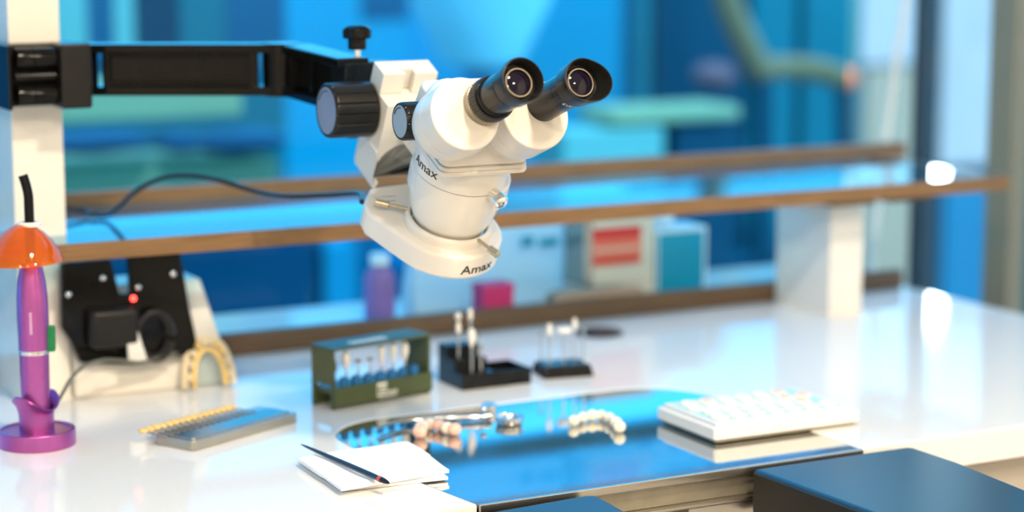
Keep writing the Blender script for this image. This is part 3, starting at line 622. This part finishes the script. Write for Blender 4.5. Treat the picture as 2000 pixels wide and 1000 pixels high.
obj('lid_label', box(0.030, 0.075, 0.010, 0.022, HB+0.0028, HB+0.0033, 0.0002), 'inkw', lid)
obj('logo_plate', [box(0.0520, 0.0640, -0.0004, 0.0002, 0.0068, 0.0205, 0.0002), box(0.0650, 0.0780, -0.0003, 0.0002, 0.0060, 0.0068), box(0.053, 0.0740, -0.0003, 0.0002, 0.0046, 0.0052)], 'inkw', gb)
obj('logo_mark', [box(0.0530, 0.0572, -0.0007, -0.0003, 0.0088+0.0034*k, 0.0104+0.0034*k) for k in range(3)]+[box(0.0584, 0.0630, -0.0007, -0.0003, 0.0088+0.0034*k, 0.0104+0.0034*k) for k in range(3)]+[box(0.0530, 0.0545, -0.0007, -0.0003, 0.0088, 0.0172)], 'dgreen', gb)
obj('print_row', [box(0.0652+0.0021*k, 0.0666+0.0021*k, -0.0003, 0.0002, 0.0082, 0.0108+0.0006*(k % 2)) for k in range(6)], 'inkw', gb)
for k in range(7):
    x = 0.0045+0.0040+k*(L-0.020)/7*1.0
    obj('blue_reflection_piece', prism(rrect(x+0.0022, x+0.0112, 0.0180, 0.0315, 0.0030), 0.0035, 0.008, FZ, b=0.0010), 'bluerefl', gb)  # blue colour stands in for light reflected by the deck in the notches
gm = Matrix.Translation((g1.x, g1.y, 0)) @ RZ(a)
kinds = [('flame', True), ('bullet', False), ('disc', True), ('disc', True), ('cone', False), ('cone', False), ('bullet', False)]
nm = ['dark flame-shaped bur nearest the left end of the green box', 'fat white bullet-shaped bur second from left in the green box', 'small dark disc bur third from left in the green box', 'small dark disc bur in the middle of the green box', 'white conical bur third from right in the green box', 'white conical bur second from right in the green box', 'white bullet-shaped bur at the right end of the green box']
for k, (kd, dk) in enumerate(kinds):
    x = 0.0045+0.0040+k*(L-0.020)/7; 
    bur(kd, gm @ Vector((x, 0.0125, 0.0196)), 0.016 if kd != 'disc' else 0.0225, nm[k], 'burs in the green box', dark=dk)
# stepped black bur stand
s1, s2, s3 = onz(904, 764), onz(1038, 748), onz(874, 741)
a, L = quad(s1, s2, 0); D_ = 0.056
bs = thing('bur_stand', 'black stepped bur stand with a small tray beside the green box', 'bur stand', (s1.x, s1.y, 0), (0, 0, a))
sx = 0.038
obj('stair_block', [prism([(0.0, 0.0), (0.0, 0.017), (0.018, 0.017), (0.018, 0.029), (0.036, 0.029), (0.036, 0.041), (D_, 0.041), (D_, 0.0)], 0.0, sx, Matrix(((0, 0, 1, 0), (1, 0, 0, 0), (0, 1, 0, 0), (0, 0, 0, 1))), b=0.001)], 'black', bs)
obj('tray_floor', box(sx, L, 0.0, D_-0.006, 0.0, 0.004, 0.0005), 'black', bs)
obj('tray_wall', [box(sx, L, 0.0, 0.003, 0.0, 0.0165, 0.0008), box(sx, L, D_-0.009, D_-0.006, 0.0, 0.0165, 0.0008), box(L-0.003, L, 0.0, D_-0.006, 0.0, 0.0165, 0.0008)], 'black', bs)
bm_ = Matrix.Translation((s1.x, s1.y, 0)) @ RZ(a)
stl = [(0.0085, 0.026, 0.0292, 0.026, 'flame', 'white flame-shaped bur at the left of the stepped black stand'), (0.0145, 0.0080, 0.0172, 0.026, 'bullet', 'fat white bullet-shaped bur at the front of the stepped black stand'), (0.0185, 0.046, 0.0412, 0.024, 'round', 'small round white bur at the back of the stepped black stand'), (0.0300, 0.040, 0.0412, 0.024, 'flame', 'tallest white bur on the top step of the black stand'), (0.0260, 0.009, 0.0172, 0.022, 'bare', 'bare steel shank at the front of the stepped black stand'), (0.0325, 0.027, 0.0292, 0.020, 'bare', 'bare steel shank on the middle step of the black stand')]
for x, y, z, l, kd, lb in stl:
    if kd == 'bare':
        t = thing('polishing_bur', lb, 'bur', bm_ @ Vector((x, y, z)), group='burs in the stepped black stand')
        obj('shank', lathe([(0.0011, 0.0), (0.0012, 0.0003), (0.0012, l-0.001), (0.0009, l)], seg=14), 'chrome', t); obj('head', lathe([(0.0012, l-0.0002), (0.0016, l+0.001), (0.0016, l+0.004), (0.0006, l+0.005)], seg=14), 'rubberg', t)
    else: bur(kd, bm_ @ Vector((x, y, z)), l, lb, 'burs in the stepped black stand')
# small black bur stand
s1, s2 = onz(1063, 742), onz(1162, 735)
a, L = quad(s1, s2, 0)
b2 = thing('bur_stand', 'small low black bur stand on the white worktop right of the stepped one', 'bur stand', (s1.x, s1.y, 0), (0, 0, a))
obj('block', taper(rrect(0, L, 0, 0.046, 0.003), 0.0, rrect(0.003, L-0.003, 0.003, 0.043, 0.003), 0.0120, 0.0012), 'black', b2)
obj('inset', prism(rrect(0.006, L-0.006, 0.006, 0.040, 0.002), 0.0118, 0.0126, b=0.0003), 'darkbl', b2)
bm2 = Matrix.Translation((s1.x, s1.y, 0)) @ RZ(a)
for x, y, l, kd, lb in [(0.0105, 0.014, 0.033, 'cyl', 'white cylindrical bur at the left of the low black stand'), (0.0270, 0.0150, 0.0345, 'wheel', 'flat white wheel-shaped bur in the low black stand'), (0.0425, 0.024, 0.034, 'flame', 'white rounded bur standing tallest in the low black stand'), (0.0485, 0.012, 0.038, 'bare', 'bare steel shank at the right of the low black stand'), (0.0080, 0.034, 0.028, 'bare', 'bare steel shank at the back left of the low black stand')]:
    if kd == 'bare':
        t = thing('polishing_bur', lb, 'bur', bm2 @ Vector((x, y, 0.0127)), group='burs in the low black stand')
        obj('shank', lathe([(0.0011, 0.0), (0.0012, 0.0003), (0.0012, l-0.001), (0.0009, l)], seg=14), 'chrome', t); obj('head', lathe([(0.0012, l-0.0002), (0.0015, l+0.001), (0.0015, l+0.003), (0.0006, l+0.004)], seg=14), 'rubberg', t)
    else: bur(kd, bm2 @ Vector((x, y, 0.0127)), l, lb, 'burs in the low black stand')
# dark flat lid behind
q = onz(1170, 652)
ld_ = thing('flat_lid', 'flat dark round lid lying on the worktop in front of the wooden rail', 'lid', (q.x, q.y, 0))
obj('disc', lathe([(0.026, 0), (0.028, 0.0008), (0.028, 0.0030), (0.0268, 0.0036), (0.001, 0.0040)], seg=40), 'darkbl', ld_)
obj('rim', lathe([(0.0280, 0.0008), (0.0284, 0.0012), (0.0284, 0.0022), (0.0280, 0.0026)], seg=40, capb=False, capt=False), 'black', ld_)

# ------------------------------------------------------------------ white palette with round pots
w1, w2 = onz(1396, 868), onz(1680, 830)
a, L = quad(w1, w2, 0); D_ = 0.104
ZT = -0.0009
pa = thing('palette', 'white plastic palette block with rows of round pots on the steel inlay', 'palette', (w1.x, w1.y, 0.0), (0, 0, a))
obj('body', [prism(rrect(0, L, 0, D_, 0.004), 0.0030, 0.0145, b=0.0016, seg=3), prism(rrect(0.005, L-0.005, 0.005, D_-0.004, 0.003), 0.0135, 0.0180, b=0.0010)], 'white', pa)
obj('foot', prism(rrect(0.003, L-0.003, 0.003, D_-0.003, 0.004), 0.0002, 0.0031), 'steeld', pa)  # dark colour paints in the shadow line under the palette
obj('mint_mat', prism(rrect(0.010, L-0.014, 0.012, D_-0.010, 0.003), 0.0178, 0.0184), 'mint', pa)
for r in range(4):
    for c in range(7):
        x = 0.0195+c*0.0205+(0.005 if r % 2 else 0); y = 0.0225+r*0.0205
        if x > L-0.022: continue
        pk = obj('pot', lathe([(0.0092, 0.0184), (0.0096, 0.0188), (0.0092, 0.0200), (0.0078, 0.0208), (0.0070, 0.0207), (0.0062, 0.0200), (0.0004, 0.0198)], T(x, y, 0), 28), 'white', pa)
        if (r, c) in ((3, 1), (3, 5), (2, 5), (1, 5), (2, 6), (3, 6), (1, 6)):
            obj('paste', lathe([(0.0064, 0.0199), (0.0040, 0.0210), (0.0004, 0.0214)], T(x, y, 0), 18), 'peach', pk)

# ------------------------------------------------------------------ dental bridges
def bridge(label, pts, sizes, mats, z):
    p0 = Vector(pts[0]); t = thing('dental_bridge', label, 'dental bridge', (p0.x, p0.y, z))
    for (x, y), s, m_ in zip(pts, sizes, mats):
        v = Vector((x-p0.x, y-p0.y, 0))
        bm = ball((v.x, v.y, s*0.92), s, s*0.95, s*0.92, 14, 10)
        for q in bm.verts:
            k = q.co.z/(s*1.84); ang = math.atan2(q.co.y-v.y, q.co.x-v.x)
            q.co.x = v.x+(q.co.x-v.x)*(1+0.10*math.cos(4*ang)*k); q.co.y = v.y+(q.co.y-v.y)*(1+0.10*math.cos(4*ang)*k)
            if k > 0.8: q.co.z -= s*0.12*(1+math.cos(3*ang))*(1-k)*3
        obj('tooth', bm, m_, t)
    for (a_, b_), s in zip(zip(pts[:-1], pts[1:]), sizes):
        obj('connector', cyl((a_[0]-p0.x, a_[1]-p0.y, s*0.95), (b_[0]-p0.x, b_[1]-p0.y, s*0.95), s*0.62, seg=12), mats[0], t)
P2 = lambda x, y: onz(x, y, -0.001)[:2]
bridge('pink and white ceramic bridge on the steel inlay beside the napkin', [P2(820, 856), P2(824, 846), P2(840, 840), P2(858, 843), P2(874, 848), P2(888, 851)], [0.0072, 0.0068, 0.0066, 0.0064, 0.0066, 0.0068], ['pink', 'tooth', 'tooth', 'pink', 'tooth', 'pink'], -0.001)
bridge('curved ivory white ceramic bridge in the middle of the steel inlay', [P2(1121, 832), P2(1138, 825), P2(1156, 822), P2(1174, 821), P2(1190, 826), P2(1203, 836), P2(1210, 845)], [0.0058, 0.0056, 0.0060, 0.0056, 0.0056, 0.0060, 0.0062], ['tooth']*7, -0.001)

# ------------------------------------------------------------------ artery-clamp style forceps and chrome cup
f0, f1 = onz(735, 838, 0.003), onz(975, 806, 0.003)
fo = thing('forceps', 'chrome curved forceps lying on the back of the steel inlay', 'forceps', (f1.x, f1.y, -0.001))
def fl(px, py, z=0.004): p = onz(px, py, z); return Vector((p.x-f1.x, p.y-f1.y, z+0.001))
obj('arm', tube([fl(735, 838), fl(765, 826), fl(810, 820), fl(870, 816), fl(930, 814), fl(958, 812)], 0.0022, 10, 6, radii=lambda t: 0.0013+0.0014*t), 'chrome', fo)
obj('arm', tube([fl(740, 834, 0.006), fl(775, 822, 0.006), fl(820, 814, 0.006), fl(880, 807, 0.006), fl(935, 802, 0.006), fl(960, 800, 0.006)], 0.0022, 10, 6, radii=lambda t: 0.0013+0.0014*t), 'steeld', fo)
obj('hinge', [lathe([(0.0075, 0.0), (0.0080, 0.001), (0.0080, 0.008), (0.006, 0.0095), (0.001, 0.0098)], T(*fl(955, 806, -0.001)[:2], 0.0), 24), ball(fl(945, 800, 0.012), 0.0034)], 'chrome', fo)
q = onz(995, 826)
cp = thing('chrome_cup', 'small round chrome cup on the steel inlay next to the forceps', 'cup', (q.x, q.y, -0.001))
obj('bowl', lathe([(0.0095, 0.0), (0.0125, 0.001), (0.0140, 0.0045), (0.0142, 0.0075), (0.0134, 0.0078), (0.0120, 0.0050), (0.0004, 0.0035)], seg=36), 'chrome', cp)
for k, (dx, dy) in enumerate(((-0.004, -0.003), (0.003, 0.003))):
    obj('bead', ball((dx, dy, 0.0068), 0.0040), 'chrome', cp)

# ------------------------------------------------------------------ napkin and brush
def sheet_bm(poly, z0, th, wav, hang=None, n=26):
    """folded tissue: a quad grid draped in z, with thickness"""
    a, b, c, d = [Vector((*p, 0)) for p in poly]; bm = bmesh.new(); g = []
    for top in (1, 0):
        rows = []
        for i in range(n+1):
            row = []
            for j in range(n+1):
                u, v = i/n, j/n; p = (a*(1-u)+b*u)*(1-v)+(d*(1-u)+c*u)*v
                edge = min(u, 1-u, v, 1-v); rnd = min(1, edge/0.05)
                p.x += 0.0016*math.sin(9*v+2)*(1 if u > 0.5 else 0.4); p.y += 0.0016*math.sin(7*u+1)
                w_ = wav*(0.5+0.5*math.sin(5.3*u+2.2*v)*math.cos(3.1*v-1.7*u))
                z = z0+(th*(0.45+0.55*math.sqrt(rnd))+w_ if top else 0)
                row.append(bm.verts.new((p.x, p.y, z)))
            rows.append(row)
        g.append(rows)
    for top, rows in zip((1, 0), g):
        for i in range(n):
            for j in range(n):
                f_ = (rows[i][j], rows[i+1][j], rows[i+1][j+1], rows[i][j+1]); bm.faces.new(f_ if top else f_[::-1])
    for i in range(n):
        for (r0, r1) in (((i, 0), (i+1, 0)), ((i+1, n), (i, n)), ((0, i+1), (0, i)), ((n, i), (n, i+1))):
            bm.faces.new((g[1][r0[0]][r0[1]], g[1][r1[0]][r1[1]], g[0][r1[0]][r1[1]], g[0][r0[0]][r0[1]]))
    bmesh.ops.recalc_face_normals(bm, faces=bm.faces); return bm
N = lambda x, y, z=0.0: tuple(onz(x, y, z)[:2])
nk = thing('napkin', 'folded white paper napkin lying across the corner of the worktop', 'napkin', (0, 0, 0))
obj('lower_fold', sheet_bm([N(583, 905), N(668, 962), N(880, 938), N(790, 868)], 0.0004, 0.004, 0.001), 'tissue', nk)
obj('upper_fold', sheet_bm([N(582, 899, 0.006), N(665, 958, 0.006), N(882, 921, 0.006), N(800, 864, 0.006)], 0.0048, 0.0035, 0.002), 'tissue', nk)
b0, b1 = onz(588, 868, 0.014), onz(761, 944, 0.0125)
br_ = thing('brush', 'slim dark lacquered brush with a red band lying on the napkin', 'brush', b0)
d = b1-b0; LB = d.length; f = frame((0, 0, 0), d)
obj('shaft', lathe([(0.0005, 0.0), (0.0012, 0.010), (0.0020, LB*0.30), (0.0024, LB*0.55), (0.0025, LB*0.80), (0.0023, LB*0.885)], f, 20), 'darkbl', br_)
obj('ferrule_band', lathe([(0.0025, LB*0.885), (0.0027, LB*0.888), (0.0027, LB*0.912), (0.0025, LB*0.915)], f, 20), 'redm', br_)
obj('tip', lathe([(0.0024, LB*0.9145), (0.0024, LB*0.94), (0.0014, LB*0.98), (0.0003, LB)], f, 20), 'black', br_)

# ================================================================== BOXES BEHIND THE RAIL
def carton(label, cat, x0, x1, y0, y1, Y, depth, m_, name='carton', zb=0.0):
    p, q = onY(x0, y0, Y), onY(x1, y0, Y); cx = (p.x+q.x)/2; zt_ = p.z
    t = thing(name, label, cat, (cx, Y+depth/2, zb)); w_ = (q.x-p.x)/2
    obj('box', box(-w_, w_, -depth/2, depth/2, 0.0, zt_-zb, 0.0015), m_, t)
    return t, w_, zt_-zb, cx
t, w_, h, cx = carton('off-white carton with a red printed label behind the wooden rail', 'carton', 1142, 1280, 430, 570, 2.225, 0.05, 'carton')
def lab(x0, x1, y0, y1, m_, nme, yy): p, q = onY(x0, y1, 2.225), onY(x1, y0, 2.225); return obj(nme, box(p.x-cx, q.x-cx, -0.0255-yy, -0.0248, p.z, q.z), m_, t)
lab(1157, 1252, 440, 522, 'redl', 'label', 0.0); lab(1158, 1252, 440, 470, 'red', 'label_band', 0.0003); lab(1158, 1250, 500, 517, 'red', 'label_band', 0.0003)
qa, qb = onY(1163, 493, 2.225), onY(1247, 477, 2.225)
obj('print_row', [box(qa.x-cx+(qb.x-qa.x)*k/11, qa.x-cx+(qb.x-qa.x)*(k+0.62)/11, -0.0259, -0.0250, qa.z, qb.z-0.0012*(k % 3)) for k in range(11)], 'carton', t)
obj('edge_tape', box(-w_-0.0004, -w_+0.012, -0.0254, 0.0254, 0.03, h+0.0004), 'grey', t)
t, w_, h, cx = carton('teal blue carton standing right of the red labelled carton', 'carton', 1283, 1379, 455, 565, 2.235, 0.05, 'tealbox')
obj('lid', box(-w_-0.001, w_+0.001, -0.026, 0.026, h-0.001, h+0.004, 0.001), 'paper', t)
obj('border', [box(w_-0.003, w_+0.0005, -0.0256, -0.0249, 0, h), box(-w_-0.0005, -w_+0.002, -0.0256, -0.0249, 0, h)], 'paper', t)
zt2 = h+0.005
ts = thing('crumpled_tissue', 'pinkish white crumpled tissue lying on top of the teal carton', 'tissue', (cx-0.012, 2.26, zt2))
bm = ball((0, 0, 0.0095), 0.014, 0.014, 0.011, 16, 12)
for v in bm.verts: v.co *= 1+0.14*math.sin(v.co.x*700+v.co.y*420)*math.cos(v.co.z*650)
for v in bm.verts: v.co.z = max(v.co.z, 0.0002)
obj('tissue', bm, 'paper', ts)
# magenta box, white paper bag, violet bottle, card
t, w_, h, cx = carton('small magenta box behind the wooden rail below the ring lamp', 'box', 944, 1004, 560, 600, 2.2, 0.03, 'magenta', 'small_box')
obj('lid', box(-w_-0.0006, w_+0.0006, -0.0156, 0.0156, h-0.008, h+0.001, 0.0006), 'magenta', t)
t = thing('paper_bag', 'pale blue and white paper bag standing behind the wooden rail', 'paper bag', (1.19, 2.30, 0.0))
p0, p1, p2, p3 = onY(800, 465, 2.30), onY(1132, 430, 2.30), onY(1132, 590, 2.30), onY(960, 600, 2.30)
bm = bmesh.new(); n = 14; rows = []
for s_ in (0, 1):
    rr_ = []
    for i in range(n+1):
        col = []
        for j in range(9):
            u, v = i/n, j/8; x = p0.x+(p1.x-p0.x)*u-1.19; z = (p0.z+(p1.z-p0.z)*u)*v
            y = (0.022 if s_ else -0.022)*(1-0.75*v)+0.006*math.sin(7*u+5*v)
            col.append(bm.verts.new((x, y, z)))
        rr_.append(col)
    rows.append(rr_)
for s_, rr_ in enumerate(rows):
    for i in range(n):
        for j in range(8): bm.faces.new((rr_[i][j], rr_[i+1][j], rr_[i+1][j+1], rr_[i][j+1]))
for i in range(n):
    for j in (0, 8): bm.faces.new((rows[0][i][j], rows[0][i+1][j], rows[1][i+1][j], rows[1][i][j]))
for j in range(8):
    for i in (0, n): bm.faces.new((rows[0][i][j], rows[0][i][j+1], rows[1][i][j+1], rows[1][i][j]))
bmesh.ops.recalc_face_normals(bm, faces=bm.faces)
obj('bag', bm, 'bagpaper', t)
q = onY(1060, 470, 2.28)
obj('print', [box(q.x-1.19-0.028, q.x-1.19-0.012, -0.0190, -0.0160, q.z-0.006, q.z+0.006), box(q.x-1.19-0.002, q.x-1.19+0.022, -0.0195, -0.0165, q.z-0.008, q.z+0.002)], 'tealbox', t)
q = onY(755, 560, 2.28)
t = thing('plastic_bottle', 'violet plastic bottle behind the wooden rail left of the paper bag', 'bottle', (q.x, 2.30, 0.0))
zt_ = onY(755, 500, 2.28).z
obj('bottle', lathe([(0.016, 0.0), (0.019, 0.002), (0.019, zt_*0.62), (0.016, zt_*0.74), (0.010, zt_*0.80), (0.010, zt_*0.84)], seg=28), 'violet', t)
obj('cap', lathe([(0.0115, zt_*0.835), (0.0118, zt_*0.84), (0.0118, zt_*0.99), (0.0100, zt_)], seg=28), 'paper', t)
p, q = onY(1076, 575, 2.20), onY(1250, 560, 2.20)
tag(obj('card_strip', [box(p.x, q.x, 2.190, 2.215, 0.0, p.z, 0.002), box(p.x+0.01, q.x-0.02, 2.189, 2.216, p.z-0.001, p.z+0.002, 0.0008)], 'card'), 'flat brown card box between wooden rail and red labelled carton', 'box')

# ================================================================== BEYOND THE GLASS
BG = dict(blue=bgm('blue', (0.01, 0.32, 0.50)), deep=bgm('deep_blue', (0.006, 0.105, 0.19)), mid=bgm('mid_blue', (0.005, 0.16, 0.30)), navy=bgm('navy', (0.004, 0.040, 0.075)), teal=bgm('teal', (0.02, 0.16, 0.19)), sage=bgm('sage', (0.88, 0.44, 0.22)), tan=bgm('tan', (0.72, 0.18, 0.07)),
          pale=bgm('pale_blue', (0.92, 0.90, 0.92)), cyan=bgm('cyan', (0.006, 0.35, 0.50)), pinkish=bgm('dusky_pink', (0.50, 0.09, 0.10)), aqua=bgm('aqua', (0.48, 0.50, 0.42)), grey=bgm('grey_green', (0.36, 0.30, 0.22)), wht=bgm('white', (0.42, 0.42, 0.44)))
def far(name, label, cat, Y, parts, zfoot=ZF):
    """parts: (part name, material, px x0, x1, y0, y1, depth) measured on the plane Y"""
    x = sum(p[2]+p[3] for p in parts)/(2*len(parts)); o_ = onY(x, 300, Y)
    t = thing(name, label, cat, (o_.x, Y+0.1, zfoot))
    for pn, m_, x0, x1, y0, y1, dp in parts:
        a_ = onY(x0, y1, Y); b_ = onY(x1, y0, Y); zl = zfoot if y1 == 'f' else a_.z
        obj(pn, box(a_.x-o_.x, b_.x-o_.x, -0.1, -0.1+dp, zl-zfoot, b_.z-zfoot, 0.008), BG[m_], t)
    return t
struct('wall_outside', box(-1.5, 5.2, 5.2, 5.3, ZF, 0.50), BG['deep'], 'low blue wall far beyond the window')
B9 = 1000     # far below the sill
far('locker_cabinet', 'cabinet with coloured doors beyond the glass above the swing arm', 'cabinet', 3.9, [('door', 'aqua', 40, 170, -60, 130, .3), ('door', 'deep', 172, 222, -60, 130, .3), ('door', 'aqua', 224, 262, -60, 130, .3), ('door', 'navy', 264, 350, -60, 130, .3), ('door', 'teal', 352, 442, -60, 130, .3), ('door', 'deep', 444, 560, -60, 130, .3), ('body', 'teal', 40, 560, 131, B9, .3)])
far('padded_bench', 'sage green padded bench with navy bolsters beyond the glass at the left', 'bench', 3.45, [('backrest', 'sage', 60, 475, 150, 246, .08), ('seat', 'sage', 60, 545, 305, 400, .2), ('base', 'deep', 60, 620, 401, B9, .2)])
pb = COL.objects['padded_bench']
for x0, x1, y0, y1 in ((60, 300, 244, 308), (300, 400, 252, 300), (370, 560, 244, 306)):
    a_, b_ = onY(x0, y1, 3.45), onY(x1, y0, 3.45); c_ = (a_+b_)/2
    obj('bolster', ball((c_.x-pb.location.x, -0.1, c_.z-ZF), (b_.x-a_.x)/2, 0.06, (b_.z-a_.z)/2, 20, 12), BG['deep'], pb)
far('blue_screen', 'bright blue free-standing screen panel beyond the glass in the centre', 'screen', 4.5, [('panel', 'cyan', 545, 705, -120, 420, .04), ('panel', 'deep', 706, 800, -120, 40, .04), ('panel', 'cyan', 706, 800, 41, 420, .04), ('panel', 'blue', 801, 1000, -120, 420, .04), ('panel', 'cyan', 1001, 1215, -120, 420, .04), ('foot', 'deep', 545, 1215, 421, B9, .06)])
far('tall_cabinet', 'dark navy cabinet beyond the glass right of the eyepieces', 'cabinet', 4.0, [('door', 'teal', 1240, 1275, -120, 500, .06), ('door', 'navy', 1276, 1460, -120, 230, .06), ('door', 'navy', 1276, 1460, 232, 500, .06), ('door', 'teal', 1462, 1560, -120, 500, .06), ('door', 'teal', 1562, 1690, -120, 500, .06), ('plinth', 'navy', 1240, 1690, 501, B9, .06)])
q = onY(940, 120, 3.7); zt_ = onY(940, -140, 3.7).z
t = thing('floor_vase', 'tall pale tapering vase beyond the glass behind the microscope', 'vase', (q.x, 3.7, ZF))
r0 = (onY(1040, 120, 3.7).x-onY(880, 120, 3.7).x)/2; r1 = (onY(1062, 0, 3.7).x-onY(818, 0, 3.7).x)/2
obj('vase_body', lathe([(r0*0.55, q.z-ZF-0.012), (r0*0.9, q.z-ZF), (r1, onY(940, 0, 3.7).z-ZF), (r1*1.25, zt_-ZF-0.006), (r1*1.1, zt_-ZF)], seg=32), BG['pale'], t)
obj('vase_stem', lathe([(0.10, 0.0), (0.11, 0.02), (0.03, 0.04), (0.03, q.z-ZF)], seg=24), BG['blue'], t)
# chair
t = thing('easy_chair', 'tan wooden armchair beyond the glass at the upper right', 'chair', (onY(1500, 150, 3.75).x, 3.75, ZF))
def cp_(px, py): p = onY(px, py, 3.75); return Vector((p.x-t.location.x, 0, p.z-ZF))
obj('back_post', tube([cp_(1390, -130), cp_(1420, 0), cp_(1450, 70), cp_(1480, 130)], 0.030, 12, 5), BG['tan'], t)
obj('arm_rest', tube([cp_(1470, 140), cp_(1530, 132), cp_(1600, 138), cp_(1660, 158)], 0.026, 12, 5), BG['tan'], t)
obj('cushion', ball(cp_(1410, 150)+Vector((0, 0.03, 0)), 0.05, 0.05, 0.032, 20, 12), BG['pinkish'], t)
obj('leg', tube([cp_(1490, 135), cp_(1490, 400), Vector((cp_(1490, 400).x, 0, 0.0))], 0.02, 10, 2), BG['navy'], t)
obj('leg', tube([cp_(1650, 155), cp_(1650, 400), Vector((cp_(1650, 400).x, 0, 0.0))], 0.02, 10, 2), BG['navy'], t)
far('low_bench', 'sage green low bench beyond the glass under the right eyepiece', 'bench', 3.55, [('seat', 'sage', 1200, 1448, 205, 246, .15), ('apron', 'aqua', 1100, 1300, 247, 420, .12), ('leg', 'navy', 1310, 1440, 247, B9, .1), ('leg', 'navy', 1110, 1160, 421, B9, .1)])
far('blue_bin', 'blue storage bin beyond the glass under the shelf', 'bin', 4.0, [('bin_body', 'deep', 565, 640, 460, B9, .2), ('bin_lid', 'blue', 600, 700, 470, B9, .2), ('bin_rim', 'blue', 790, 940, 500, B9, .2)])
far('pale_column', 'pale column beyond the clear pane at the right', 'column', 4.7, [('upper_panel', 'wht', 1670, 1815, -120, 130, .1), ('lower_panel', 'grey', 1670, 1815, 131, B9, .1)])
far('white_partition', 'white partition beyond the side window at the right', 'partition', 4.7, [('panel', 'wht', 1825, 2300, -300, 330, .06), ('plinth', 'mid', 1825, 2300, 331, B9, .06)])
tag(obj('hanging_cord', tube([onY(1775, -160, 2.385), onY(1768, 0, 2.385), onY(1752, 110, 2.385), onY(1740, 200, 2.385), onY(1728, 290, 2.38), onY(1712, 420, 2.36), onY(1700, 560, 2.34)], 0.0048, 10, 6), 'cablew'), 'white cord hanging in front of the narrow window pane', 'cord')

# globe lamp far outside, whose glint shows on shelf end and worktop
g_ = CAM+ray(1842, -150)*4.9
t = thing('globe_lamp', 'lit white lamp bulb on a thin dark pole far beyond the side pane', 'lamp', (g_.x, g_.y, ZF))
obj('globe', ball((0, 0, 0.430-ZF), 0.024, 0.024, 0.045, seg=24, rings=16), mat('lit_globe', (1, 1, 1), 0.4, emit=(1.0, 0.90, 0.75), es=45.0), t)
obj('pole', lathe([(0.05, 0.0), (0.05, 0.01), (0.010, 0.02), (0.009, 0.37-ZF)], seg=20), 'mullion', t)
obj('neck', lathe([(0.014, 0.365-ZF), (0.016, 0.37-ZF), (0.016, 0.388-ZF)], seg=20), 'mullion', t)
